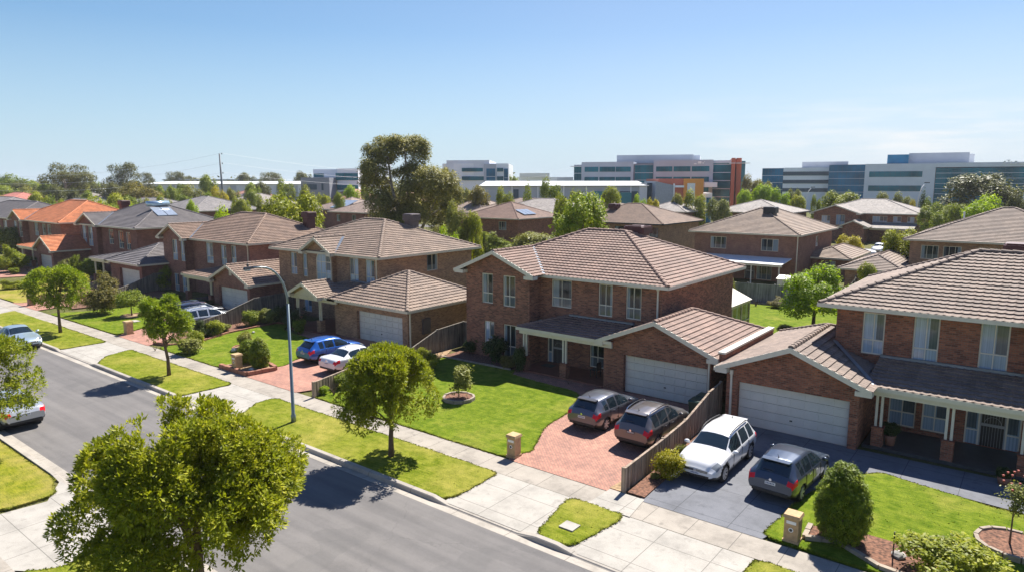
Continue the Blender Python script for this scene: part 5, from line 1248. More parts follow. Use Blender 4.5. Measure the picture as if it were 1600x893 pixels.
# office left of the eucalyptus
d = 245; o = Office('pale blue-grey office block left of the tallest eucalyptus', 525, d, R(-2)); X = lambda px: sx(px-525, d)
o.box('wall', O_LIGHT, X(490.5), X(530), 0, 35, 0, zz(265,d)); o.box('wall', O_WHITE, X(530), X(562), -1.5, 35, 0, zz(264,d)); o.band(X(491.5), X(507), -.05, zz(277,d), zz(271.5,d), O_GLASS, 4); o.band(X(527.5), X(562), -1.6, zz(282,d), zz(271,d), O_GLASS, 5, 2); o.band(X(529), X(562), -1.6, zz(297,d), zz(289,d), O_GLASS, 5)
o.box('wall', O_DARK, X(484), X(527), -9, -.1, 0, zz(278,d)); o.band(X(490), X(508), -9.05, zz(296,d), zz(288,d), O_NAVY, 3); o.band(X(515), X(518), -9.05, zz(297,d), zz(287,d), O_NAVY, 1); o.box('plant_room', O_LIGHT, X(559), X(585), 8, 30, 10, zz(254,d))
d = 255; o = Office('curved pale office block right of the tallest eucalyptus', 740, d, R(-3)); X = lambda px: sx(px-740, d)
o.poly('wall', O_WHITE, [(X(690),3),(X(722),.8),(X(760),0),(X(794),1.5),(X(794),34),(X(690),34)], 0, zz(256,d)); o.poly('wall', O_LIGHT, [(X(697),2.2),(X(765),-.6),(X(765),32),(X(697),32)], 14, zz(251,d))
for a, b in ((722,756),(776.5,786)):
    for t, u in ((263,268.5),(276,282)): o.band(X(a), X(b), -.1+.2*(a > 760), zz(u,d), zz(t,d), O_GLASS, 5)
o.box('stair_tower', O_GREY, X(756.5), X(776), -1.2, 20, 0, zz(257,d)); o.band(X(760.5), X(774), -1.3, 2, zz(264,d), O_GLASS2, 3, 5); o.band(X(787), X(793), 1.0, 3, zz(264,d), O_GLASS2, 2, 4)
# warehouse, orange cube, sheds
d = 190; o = Office('long low warehouse with bright white metal roof before the offices', 890, d, R(1), 'warehouse', 'warehouse'); X = lambda px: sx(px-890, d)
o.box('wall', O_GREY, X(752), X(1010), 0, 26, 0, zz(291,d)); q = MB(); q.hexa([(X(750),-1,zz(291,d)),(X(1012),-1,zz(290.5,d)),(X(1024),26,zz(283.5,d)),(X(758),26,zz(283.5,d))], [(X(750),-1,zz(290.3,d)),(X(1012),-1,zz(289.8,d)),(X(1024),26,zz(282.8,d)),(X(758),26,zz(282.8,d))]); obj('roof', q, O_ROOF, o.root)
o.box('wall', O_WHITE, X(998), X(1010), -.3, -.05, 0, zz(291,d)); o.box('roller_door', O_NAVY, X(966), X(996), -.25, -.02, 0, zz(299,d)); o.box('teal_doorway', O_TEAL, X(967), X(983), -3, -.26, 0, zz(301,d)); o.box('roller_door', O_NAVY, X(803), X(811), -.25, -.02, 0, zz(296,d)); o.box('teal_doorway', O_TEAL, X(929), X(960), -.6, -.02, 0, zz(299,d)); o.poly('end_wall', O_NAVY, [(X(1010.2),0),(X(1023),.5),(X(1023),24),(X(1010.2),24)], 0, zz(286,d))
for px in (800,840,880,915,950,984): o.box('downpipe', O_WHITE, X(px), X(px)+.3, -.3, -.02, 0, zz(291,d))
d = 186; o = Office('blue-grey gabled shed with a sloping roofline beside the orange cube building', 1038, d, 0, 'shed', 'shed'); X = lambda px: sx(px-1038, d)
q = MB(); a, b = X(1024), X(1052)
q.hexa([(a,0,0),(b,0,0),(b,16,0),(a,16,0)], [(a,0,zz(283.5,d)),(b,0,zz(289.5,d)),(b,16,zz(289.5,d)),(a,16,zz(283.5,d))]); obj('wall', q, plain('shed_blue', (.33,.37,.43), .5), o.root); o.box('corner_fin', O_WHITE, X(1051.5), X(1053.2), -.6, -.02, 0, zz(287,d)); o.box('door', O_NAVY, X(1039), X(1041), -.1, -.01, 0, 3)
d = 196; o = Office('bright orange cube building with white panel and red side wall', 1083, d, 0, 'commercial_building', 'building'); X = lambda px: sx(px-1083, d)
o.box('wall', O_ORANGE, X(1068), X(1099), 0, 18, 0, zz(279.5,d)); o.box('side_wall', O_RUST, X(1029), X(1067.9), .3, 18, 0, zz(279.5,d)); o.box('panel', M['white'], X(1073.5), X(1085.5), -.15, -.02, 2, zz(286.5,d)); o.box('porch_beam', O_WHITE, X(1053), X(1066), -2, .2, zz(293,d), zz(290,d)); o.box('annex', O_WHITE, X(1101), X(1116), 2, 9, 0, zz(302,d)); o.band(X(1107), X(1114), 1.9, 0, zz(309,d), O_GLASS2, 3)
d = 300; o = Office('very long low grey shed with white roof line on the left horizon', 320, d, R(-2), 'shed', 'shed'); X = lambda px: sx(px-320, d)
o.box('wall', O_LIGHT, X(217), X(480), 0, 24, 0, zz(288,d)); q = MB(); q.hexa([(X(215),-1,zz(288,d)),(X(482),-1,zz(288,d)),(X(482),25,zz(284.2,d)),(X(215),25,zz(284.2,d))], [(X(215),-1,zz(287.4,d)),(X(482),-1,zz(287.4,d)),(X(482),25,zz(283.4,d)),(X(215),25,zz(283.4,d))]); obj('roof', q, O_ROOF, o.root)
for px in range(240, 480, 24): o.box('roller_door', O_GREY, X(px), X(px+10), -.2, -.02, 0, zz(290,d))
d = 420; o = Office('pale flat-roofed sheds beyond the long grey shed', 300, d, 0, 'shed', 'shed'); X = lambda px: sx(px-300, d); o.box('wall', O_DARK, X(258), X(312), 0, 30, 0, zz(282,d)); o.box('roof', O_ROOF, X(257), X(420), -1, 31, zz(282,d), zz(280.3,d)); o.box('wall', O_LIGHT, X(312.2), X(418), 0, 30, 0, zz(282,d))
d = 330; o = Office('white-roofed hall between the curved office and the grey office', 848, d, 0, 'hall', 'building'); X = lambda px: sx(px-848, d)
o.box('wall', O_LIGHT, X(812), X(870), 0, 30, 0, zz(277.1,d)); o.poly('roof', O_ROOF, [(X(812),-2),(X(858),-2),(X(850),30),(X(826),30)], zz(277,d), zz(271,d)); o.box('wall', O_GREY, X(870.2), X(896), 4, 30, 0, zz(277,d))
# shed and water tank behind
m = MB(); m.box(-21.4,-18.7,71.4,73.6,0,1.75); m2 = MB(); m2.hexa([(-21.5,71.3,1.75),(-18.6,71.3,1.75),(-18.6,73.7,1.75),(-21.5,73.7,1.75)], [(-21.5,72.4,2.05),(-18.6,72.4,2.05),(-18.6,72.5,2.05),(-21.5,72.5,2.05)])
t = thing('garden_shed', 'small cream metal garden shed behind the back fence beside the bright tree', 'shed', (-20,72.5,0)); obj('wall', m, M['cream2'], t); obj('roof', m2, M['cream2'], t)
t = thing('water_tank', 'round white water tank near the white car on the rear street', 'water tank', (-19.6,103.5,0)); m = MB(); m.lathe([(.01,0),(1.5,0),(1.5,2.1),(1.35,2.25),(.01,2.4)], (-19.6,103.5,0), n=22); obj('tank', m, M['white'], t, True)

# ---------------------------------------------------------------- fences
def fence(label, P, m='timber', face=1, cap=True, bw=.13, name='paling_fence'):
    t = thing(name, label, 'fence', (P[0][0], P[0][1], 0)); pl = MB(); rl = MB(); rn = random.Random(int(P[0][0]*10))
    for i in range(len(P)-1):
        a, b = P[i], P[i+1]; L = math.dist(a[:2], b[:2]); d = ((b[0]-a[0])/L, (b[1]-a[1])/L); n = max(1, round(L/bw))
        for j in range(n):
            u0, u1 = L*j/n, L*(j+1)/n; z = a[2]+(b[2]-a[2])*(j+.5)/n; k = rn.uniform(-.012,.012)
            pl.pbox(a, d, u0+(.004 if j % 2 == 0 else -.015), u1-(.004 if j % 2 == 0 else -.015), (0 if j % 2 else .026)+k*.2, (.022 if j % 2 else .048)+k*.2, .02, z+k)
        for zf in (.2, .82):
            rl.seg((a[0]-d[1]*.03, a[1]+d[0]*.03, a[2]*zf), (b[0]-d[1]*.03, b[1]+d[0]*.03, b[2]*zf), .05, .07)
        if cap: rl.seg((a[0], a[1], a[2]+.05), (b[0], b[1], b[2]+.05), .1, .04)
        npost = max(1, round(L/2.5))
        for j in range(npost + (i == len(P)-2)):
            u = L*j/npost; z = a[2]+(b[2]-a[2])*j/npost; q = MB(); q.pbox(a, d, u-.055, u+.055, -.1, .06, 0, z+.07); obj('post', q, M[m], t)
    obj('paling_panel', pl, M[m], t); obj('rail', rl, M[m], t); return t
fence('low weathered paling fence between the grey cars and the white car', [(-11.6,21.6,.95),(-11.75,25.2,.98),(-11.85,27.6,1.08),(-12.0,30.6,1.6),(-12.05,32.2,1.72)])
fence('short paling fence at the footpath beside the white sedan and shrubs', [(-30.35,21.4,.85),(-31.2,24.2,.8),(-31.9,27.3,.7)])
fence('tall sloping paling fence joining the tan house garage to the central house', [(-31.9,27.3,.7),(-32.0,29.9,.7),(-32.0,32.6,1.6),(-32.0,35.2,1.75),(-30.45,35.25,1.75)], 'timber_dark')
fence('sloping paling fence beside the silver wagon', [(-50.4,25.0,.9),(-51.4,28.0,1.1),(-52.0,31.2,1.85),(-52.4,35.5,1.9)], 'timber_dark')
fence('sloping dark paling fence between charcoal-roofed and brown-roofed houses', [(-71.6,27.6,.9),(-73.0,30.0,1.2),(-74.4,33.2,1.9),(-74.8,36.5,1.95)], 'timber_dark')
fence('grey paling fence along the back of the lawn behind the central house', [(-30,65.2,1.85),(-20,66.1,1.85),(-10.3,67.1,1.85)], 'timber_grey', cap=False)
fence('paling fence dividing the back yards behind the rightmost house', [(-10.4,46,1.8),(-10.4,67,1.85)], 'timber_dark', cap=False)
fence('dark paling fence beside the rear hip-roofed extension', [(-17.6,88,1.8),(-15,76,1.8),(-14,67.3,1.8)], 'timber_dark', cap=False)

fence('paling fence closing the back yard of the tan house', [(-52,65,1.85),(-30.2,65.2,1.85)], 'timber_grey', cap=False)
fence('paling fence between the back yards of the tan and central houses', [(-31.2,46.5,1.85),(-31.2,65,1.85)], 'timber_grey', cap=False)
fence('paling fence closing the back yards of the brown and charcoal-roofed houses', [(-104,64.6,1.85),(-52.2,65,1.85)], 'timber_grey', cap=False)
# ---------------------------------------------------------------- letterboxes, lamp, pole and small things
def letterbox(label, X, Y, w=.42, hgt=1.02, m='sandstone', sign=True):
    t = thing('letterbox', label, 'letterbox', (X, Y, 0)); b = MB(); b.box(X-w/2-.03,X+w/2+.03,Y-w/2-.03,Y+w/2+.03,0,.14); b.box(X-w/2,X+w/2,Y-w/2,Y+w/2,.14,hgt-.1); obj('pillar', b, M[m] if m in M else m, t)
    c = MB(); q = w/2+.05; c.hexa([(X-q,Y-q,hgt-.1),(X+q,Y-q,hgt-.1),(X+q,Y+q,hgt-.1),(X-q,Y+q,hgt-.1)], [(X-q+.03,Y-q+.03,hgt),(X+q-.03,Y-q+.03,hgt),(X+q-.03,Y+q-.03,hgt),(X-q+.03,Y+q-.03,hgt)]); obj('cap', c, M[m] if m in M else m, t)
    if sign:
        s = MB(); s.box(X-.15,X+.15,Y-w/2-.012,Y-w/2,hgt-.3,hgt-.2); obj('mail_slot', s, M['white'], t); s = MB(); s.lathe([(.001,0),(.075,0),(.075,.012),(.001,.012)], (X,Y-w/2-.012,hgt-.5), axis=1, n=14); so = obj('number_plaque', s, M['white'], t)
        s = MB(); s.lathe([(.001,0),(.05,0),(.05,.006),(.001,.006)], (X,Y-w/2-.019,hgt-.5), axis=1, n=12); obj('plaque_face', s, M['darkmetal'], so)
letterbox('sandstone letterbox pillar by the footpath at the curved brick driveway', -16.95,21.75)
letterbox('tan letterbox pillar beside the egg-shaped cypress', -5.6,21.85, .44, 1.0)
letterbox('tan letterbox pillar in the raised brick bed by the clipped conifers', -38.6,21.75,.45,1.1)
letterbox('tan letterbox pillar on the lawn corner beside the pink driveway of the silver wagon', -54.75,22.2,.5,1.05,sign=False)
letterbox('brown brick letterbox pillar on the dry far lawn', -75.0,22.0,.5,1.05,BR_TAN,False)
t = thing('street_lamp', 'tall galvanised street lamp with curved arm on the grass strip', 'street lamp', (-27.9,18.44,.08))
m = MB(); m.lathe([(.12,.02),(.12,.35),(.085,.4),(.06,5.8)], (-27.9,18.44,.06), n=14)
arc = [(-27.9,18.44,5.85)] + [(-27.9,18.44-1.3*(1-math.cos(a)),5.85+1.85*math.sin(a)) for a in [math.pi/2*i/8 for i in range(1,9)]] + [(-27.9,16.7,7.74)]
m.tube(arc, [.06-.002*i for i in range(len(arc))], 10); obj('pole', m, plain('lamp_paint', (.2,.25,.27), .35, metal=.4, var=.05), t, True)
m = MB(); m.hexa([(-28.0,16.3,7.66),(-27.8,16.3,7.66),(-27.82,16.75,7.68),(-27.98,16.75,7.68)], [(-27.96,16.34,7.77),(-27.84,16.34,7.77),(-27.84,16.72,7.79),(-27.96,16.72,7.79)]); lo = obj('lamp_head', m, M['darkmetal'], t)
m = MB(); m.box(-27.97,-27.83,16.34,16.6,7.62,7.658); obj('diffuser', m, M['white'], lo); m = MB(); m.lathe([(.05,0),(.05,.1),(.02,.13)], (-27.9,16.5,7.8), n=10); obj('light_sensor', m, M['darkmetal'], lo)
# transmission pole and wires at the left
pp = atd(349,309,205); t = thing('power_pole', 'tall slender steel power pole above the far roofs', 'power pole', (pp[0],pp[1],0)); zt = atd(346,240,205)[2]
m = MB(); m.tube([(pp[0],pp[1],0),(pp[0]-.3,pp[1]-.2,zt)], [.42,.2], 10); obj('pole', m, plain('weathered_pole', (.16,.17,.18), .6), t, True)
m = MB()
arms = [zt-.4, zt-3.2, zt-6.0]
for z in arms:
    for s in (.35,): m.lathe([(.1,0),(.16,.12),(.1,.25),(.16,.38),(.05,.5)], (pp[0]+s*RT[0],pp[1]+s*RT[1],z+.1), n=8)
obj('insulator_arm', m, M['darkmetal'], t)
for i, z in enumerate(arms):
    m = MB()
    for sgn, far in ((-1,atd(-260,256+8*i,180)),(1,atd(900,262+6*i,330))):
        a = (pp[0]+.35*RT[0], pp[1]+.35*RT[1], z+.5); m.tube([(a[0]+(far[0]-a[0])*k/12, a[1]+(far[1]-a[1])*k/12, a[2]+(far[2]-a[2])*k/12-5*4*(k/12)*(1-k/12)) for k in range(13)], .022, 4)
    tag(obj('power_line', m, plain('wire', (.5,.53,.56), .5, var=0), origin=(pp[0],pp[1],z)), ('highest', 'middle', 'lowest')[i]+' thin power line strung from the slender steel pole', 'power line', 'power lines')
def lamp2(px, pt, d, label, h2=0):
    p = atd(px, pt, d); t = thing('street_lamp', label, 'street lamp', (p[0], p[1], 0)); m = MB(); z = p[2]
    m.tube([(p[0],p[1],0),(p[0],p[1],z*.72),(p[0]+.5*RT[0],p[1]+.5*RT[1],z*.9),(p[0]+1.3*RT[0],p[1]+1.3*RT[1],z)], [.14,.1,.08,.06], 8); obj('pole', m, M['white'], t, True)
    m = MB(); m.pbox((p[0],p[1]), (RT[0],RT[1]), 1.1, 2.1, -.2, .2, z-.05, z+.13); obj('lamp_head', m, M['darkmetal'], t)
lamp2(1437,286,150,'white street lamp with bent top behind the rear two-storey house'); lamp2(1486,290,190,'pale lamp post before the glass office, left of the huge spreading gum'); lamp2(1261,293,185,'thin car park lamp in front of the white-banded office')
p = atd(1505,352,100); m = MB(); m.tube([(p[0],p[1],0),(p[0],p[1],atd(1505,331,100)[2])], .12, 8); tag(obj('vent_pipe', m, M['white'], origin=(p[0],p[1],0)), 'slim white pole standing behind the roof at right', 'pole')
# bins, chair, mat, pots
def bin_(X, Y, label):
    t = thing('wheelie_bin', label, 'bin', (X, Y, .05), 'wheelie bins by the garage'); b = MB(); b.hexa([(X-.22,Y-.27,.1),(X+.22,Y-.27,.1),(X+.22,Y+.2,.1),(X-.22,Y+.2,.1)], [(X-.29,Y-.34,.98),(X+.29,Y-.34,.98),(X+.29,Y+.3,.98),(X-.29,Y+.3,.98)]); obj('body', b, M['plastic_green'], t)
    l = MB(); l.hexa([(X-.31,Y-.37,.985),(X+.31,Y-.37,.985),(X+.31,Y+.34,.985),(X-.31,Y+.34,.985)], [(X-.27,Y-.3,1.05),(X+.27,Y-.3,1.05),(X+.27,Y+.3,1.08),(X-.27,Y+.3,1.08)]); obj('lid', l, M['plastic_green'], t)
    for s in (-1,1): w = MB(); w.lathe([(.001,-.03),(.1,-.03),(.1,.03),(.001,.03)], (X+s*.24,Y+.24,.1), axis=0, n=12); obj('wheel', w, M['tyre'], t)
bin_(-12.75,30.9,'green wheelie bin nearer the fence by the brick garage'); bin_(-12.75,31.75,'green wheelie bin tucked against the garage wall')
t = thing('garden_chair', 'dark metal chair on the shaded porch beside the window', 'chair', (-20.3,33.9,.15)); X, Y = -20.3, 33.9
for nm, bx in (('seat',(X-.25,X+.25,Y-.25,Y+.25,.58,.62)),('backrest',(X+.2,X+.25,Y-.25,Y+.25,.66,1.05))): b = MB(); b.box(*bx); obj(nm, b, M['darkmetal'], t)
for a in (-.22,.22):
    for c in (-.22,.22): b = MB(); b.box(X+a-.02,X+a+.02,Y+c-.02,Y+c+.02,.15,.58); obj('leg', b, M['darkmetal'], t)
b = MB(); b.box(-24.3,-23.5,33.9,34.5,.151,.17); tag(obj('doormat', b, M['darkmetal'], origin=(-23.9,34.2,.15)), 'dark doormat on the tiled porch at the front door', 'doormat')
def pot(X, Y, label, h=.45, z=.15, s=.7):
    t = thing('potted_plant', label, 'plant pot', (X, Y, z)); b = MB(); b.lathe([(.01,z),(.17,z),(.24,z+h),(.2,z+h),(.19,z+h-.05),(.01,z+h-.05)], (X,Y,0), n=16); obj('pot', b, M['terracotta'], t, True)
    c = bpy.data.objects.new('foliage', BUSH[1]); COL.objects.link(c); c.parent = t; c.location = (0,0,h-.1); c.scale = (s,s,s); c.material_slots[0].link = 'OBJECT'; c.material_slots[0].material = LEAF['dark']
pot(-4.6,32.7,'potted dark plant on the porch beside the white garage door'); pot(-.45,31.2,'small potted plant at the right end of the porch',.3,.05,.5)
# stone rings, edging, rocks, pit lids
def ring(X, Y, r, label, mat='edging', m2='mulch', name='stone_ring', z=.24, ry=1.0, hgt=None):
    t = thing(name, label, 'garden edging', (X, Y, .08)); b = MB(); n = int(r*14)
    for i in range(n):
        a0, a1 = 2*math.pi*i/n+.02, 2*math.pi*(i+1)/n-.02; k = random.uniform(-.015,.015); q = lambda a, s: (X+(r+s*.7)*math.cos(a), Y+(r+s*.7)*ry*math.sin(a))
        A = [q(a0,-.09),q(a0,.09),q(a1,.09),q(a1,-.09)]; b.prism(A, .02, z+k)
    obj('stones', b, M[mat], t); c = MB(); c.prism([(X+r*.95*math.cos(2*math.pi*i/24), Y+r*.95*ry*math.sin(2*math.pi*i/24)) for i in range(24)], .02, z-.05); obj('mulch', c, M[m2], t)
X, Y = at(717,622,.1); ring(X, Y, .82, 'round concrete ring of mulch around the young lawn tree')
X, Y = at(1577,852,.1); ring(X+.1, Y+.05, 1.0, 'curved sandstone ring around the standard rose', 'edging'); X, Y = at(378,543,.1); ring(X+.2, Y, .7, 'brick ring around the sparse shrub on the tan house lawn', 'terracotta', 'mulch_dry'); X, Y = at(208,492,.1); ring(X+.1, Y, 1.0, 'low mulch ring below the small round garden tree', 'mulch_dry', 'mulch_dry', z=.14)
def edge(label, P, mat='edging', w=.16, z=.2, blk=.45, name='garden_edging'):
    b = MB()
    for i in range(len(P)-1):
        a, c = P[i], P[i+1]; L = math.dist(a, c); d = ((c[0]-a[0])/L, (c[1]-a[1])/L); n = max(1, round(L/blk))
        for j in range(n): k = random.uniform(-.02,.02); b.pbox(a, d, L*j/n+.01, L*(j+1)/n-.01, -w/2+k*.5, w/2+k*.5, 0, z+k)
    tag(obj(name, b, M[mat], origin=(P[0][0],P[0][1],0)), label, 'garden edging')
edge('pale stone edging around the cypress bed at the footpath', [(-5.35,23.1),(-5.3,22.15),(-4.4,22.55),(-3.05,21.75),(-1.2,21.5),(-.6,22.3),(-2.2,23.55)])
edge('red brick edging of the raised letterbox bed by the clipped conifers', [(-40.05,21.45),(-37.0,21.45),(-36.75,23.2),(-38.2,23.6)], 'terracotta', .22, .3)
edge('curved orange-brown edging of the garden bed on the tan house lawn', [(-47.0,32.1),(-49.3,31.4),(-48.85,27),(-47.7,24),(-48.4,22.4),(-50.0,21.9)], 'terracotta', .16, .18)
edge('pale edging along the flower bed under the central gable', [(-31,31.9),(-25.3,32.15)], 'edging', .12, .16)
edge('timber edging of the side bed along the central lawn', [(-30.9,24.2),(-30.75,31.9)], 'mulch_dry', .1, .14)
edge('pale edging at the back fence bed', [(-27,64.5),(-10.5,65.9)], 'edging', .15, .18)
def rock(X, Y, s, label, z=.1, seed=1):
    rn = random.Random(seed); b = MB(); n = 9; rs = []
    for k in range(5):
        t = k/4; rad = s*math.sin(math.pi*(.18+.8*t))**.7
        rs.append([(X+rad*rn.uniform(.8,1.15)*math.cos(2*math.pi*i/n), Y+rad*rn.uniform(.8,1.15)*math.sin(2*math.pi*i/n), z+s*(1.2*t-.1)) for i in range(n)])
    b.rings(rs); tag(obj('garden_rock', b, M['rock'], origin=(X,Y,z)), label, 'rock')
X, Y = at(1404,866,.2); rock(X, Y, .2, 'pale rock beside the thin black stake in the mulch bed', .12, 2)
X, Y = at(393,578,.2); rock(X, Y, .16, 'small white rock between letterbox and clipped conifer', .2, 3); X, Y = at(372,548,.1); rock(X-.2, Y-.2, .2, 'grey rock in the brick ring on the tan house lawn', .12, 4); X, Y = at(396,519,.1); rock(X, Y, .13, 'small pale stone on the shaded edge of the tan house lawn', .08, 5)
X, Y = at(1395,868,.15); m = MB(); m.tube([(X,Y,.1),(X,Y,.95)], .022, 7); tag(obj('garden_stake', m, M['darkmetal'], origin=(X,Y,.1)), 'thin black stake beside the pale rock in the mulch bed', 'stake')
for (px, py, w, label) in ((890,821,.55,'pale concrete pit lid in the small grass island'),(211,501,.9,'pale concrete pit lid on the grass strip by the silver-blue sedan')):
    X, Y = at(px, py, .09); m = MB(); m.box(X-w/2,X+w/2,Y-.25,Y+.25,0,.115); tag(obj('pit_lid', m, CONC_D, origin=(X,Y,0)), label, 'pit lid')
m = MB(); m.box(-36.1,-35.9,6.4,6.5,0,1.05); m.box(-36.13,-35.87,6.37,6.53,1.05,1.1); tag(obj('bollard', m, O_RUST, origin=(-36,6.45,0)), 'small red-orange marker post at the left edge on the near grass', 'post')

def grass_blades():
    g = np.random.default_rng(5); V = []
    for q, z in LAWNS:
        a = np.array(q); lo, hi = a.min(0), a.max(0)
        if hi[0] < -64 or lo[1] > 40: continue
        lo = np.maximum(lo, [-64, 3]); hi = np.minimum(hi, [7, 40]); n = int((hi[0]-lo[0])*(hi[1]-lo[1])*16); p = lo+(hi-lo)*g.random((n,2))
        e = np.concatenate([a+(np.roll(a,-1,0)-a)*t for t in g.random(30)]) + g.normal(size=(len(a)*30,2))*.03; ins = np.zeros(n, bool); j = len(a)-1
        for i in range(len(a)):
            c = ((a[i,1] > p[:,1]) != (a[j,1] > p[:,1])) & (p[:,0] < (a[j,0]-a[i,0])*(p[:,1]-a[i,1])/(a[j,1]-a[i,1]+1e-12)+a[i,0]); ins ^= c; j = i
        p = np.concatenate([p[ins], e[(e[:,0] > -64) & (e[:,0] < 7)]]); n = len(p); t = g.random(n)*6.283; h = .012+.028*g.random(n); w = .02+.025*g.random(n); ln = g.normal(size=(n,2))*.03
        z0 = np.full(n, z-.01); d = np.stack([np.cos(t), np.sin(t)],1)*w[:,None]
        V.append(np.stack([np.c_[p-d,z0], np.c_[p+d,z0], np.c_[p+ln,z0+h]],1).reshape(-1,3))
    V = np.concatenate(V).astype(np.float32); n = len(V)//3; me = bpy.data.meshes.new('grass'); me.vertices.add(n*3); me.vertices.foreach_set('co', V.ravel()); me.loops.add(n*3); me.loops.foreach_set('vertex_index', np.arange(n*3,dtype=np.int32))
    me.polygons.add(n); me.polygons.foreach_set('loop_start', np.arange(0,n*3,3,dtype=np.int32)); me.polygons.foreach_set('loop_total', np.full(n,3,dtype=np.int32)); me.update(calc_edges=True); me.materials.append(GRASS_S)
    o = bpy.data.objects.new('grass', me); COL.objects.link(o); o['kind'] = 'stuff'; o['label'] = 'short grass blades on the lawns and nature strips'; o['category'] = 'grass'
grass_blades()
# ---------------------------------------------------------------- cars: local x forward, y left, z up, origin on the ground under the middle
def ip(tab, x):
    xs = [t[0] for t in tab]; return np.interp(x, xs, [t[1] for t in tab])
def blur(a, n):
    k = np.ones(n)/n; p = np.concatenate([np.full(n, a[0]), a, np.full(n, a[-1])]); return np.convolve(p, k, 'same')[n:-n]
KIND = {
 'hatch': dict(top=[(0,.80),(.012,.92),(.025,1.04),(.125,1.43),(.16,1.475),(.33,1.52),(.47,1.5),(.57,1.42),(.725,1.03),(.76,.99),(.9,.86),(.965,.74),(1,.6)], rear=(.03,.122), side=(.17,.67), ws=(.578,.715), pil=(.43,.26)),
 'suv': dict(top=[(0,.86),(.012,1.0),(.025,1.14),(.115,1.56),(.15,1.61),(.33,1.66),(.47,1.64),(.575,1.55),(.725,1.15),(.76,1.1),(.9,1.0),(.965,.84),(1,.66)], rear=(.03,.112), side=(.14,.67), ws=(.582,.715), pil=(.44,.25)),
 'wagon': dict(top=[(0,.84),(.012,.96),(.025,1.06),(.09,1.47),(.12,1.54),(.33,1.59),(.47,1.58),(.57,1.49),(.715,1.08),(.75,1.04),(.9,.93),(.965,.8),(1,.62)], rear=(.03,.087), side=(.11,.66), ws=(.577,.705), pil=(.43,.24)),
 'sedan': dict(top=[(0,.74),(.012,.86),(.03,.98),(.13,1.02),(.165,1.04),(.29,1.37),(.34,1.42),(.47,1.46),(.555,1.42),(.71,1.0),(.745,.96),(.9,.83),(.965,.72),(1,.58)], rear=(.17,.28), side=(.255,.655), ws=(.565,.7), pil=(.45,.45)),
}
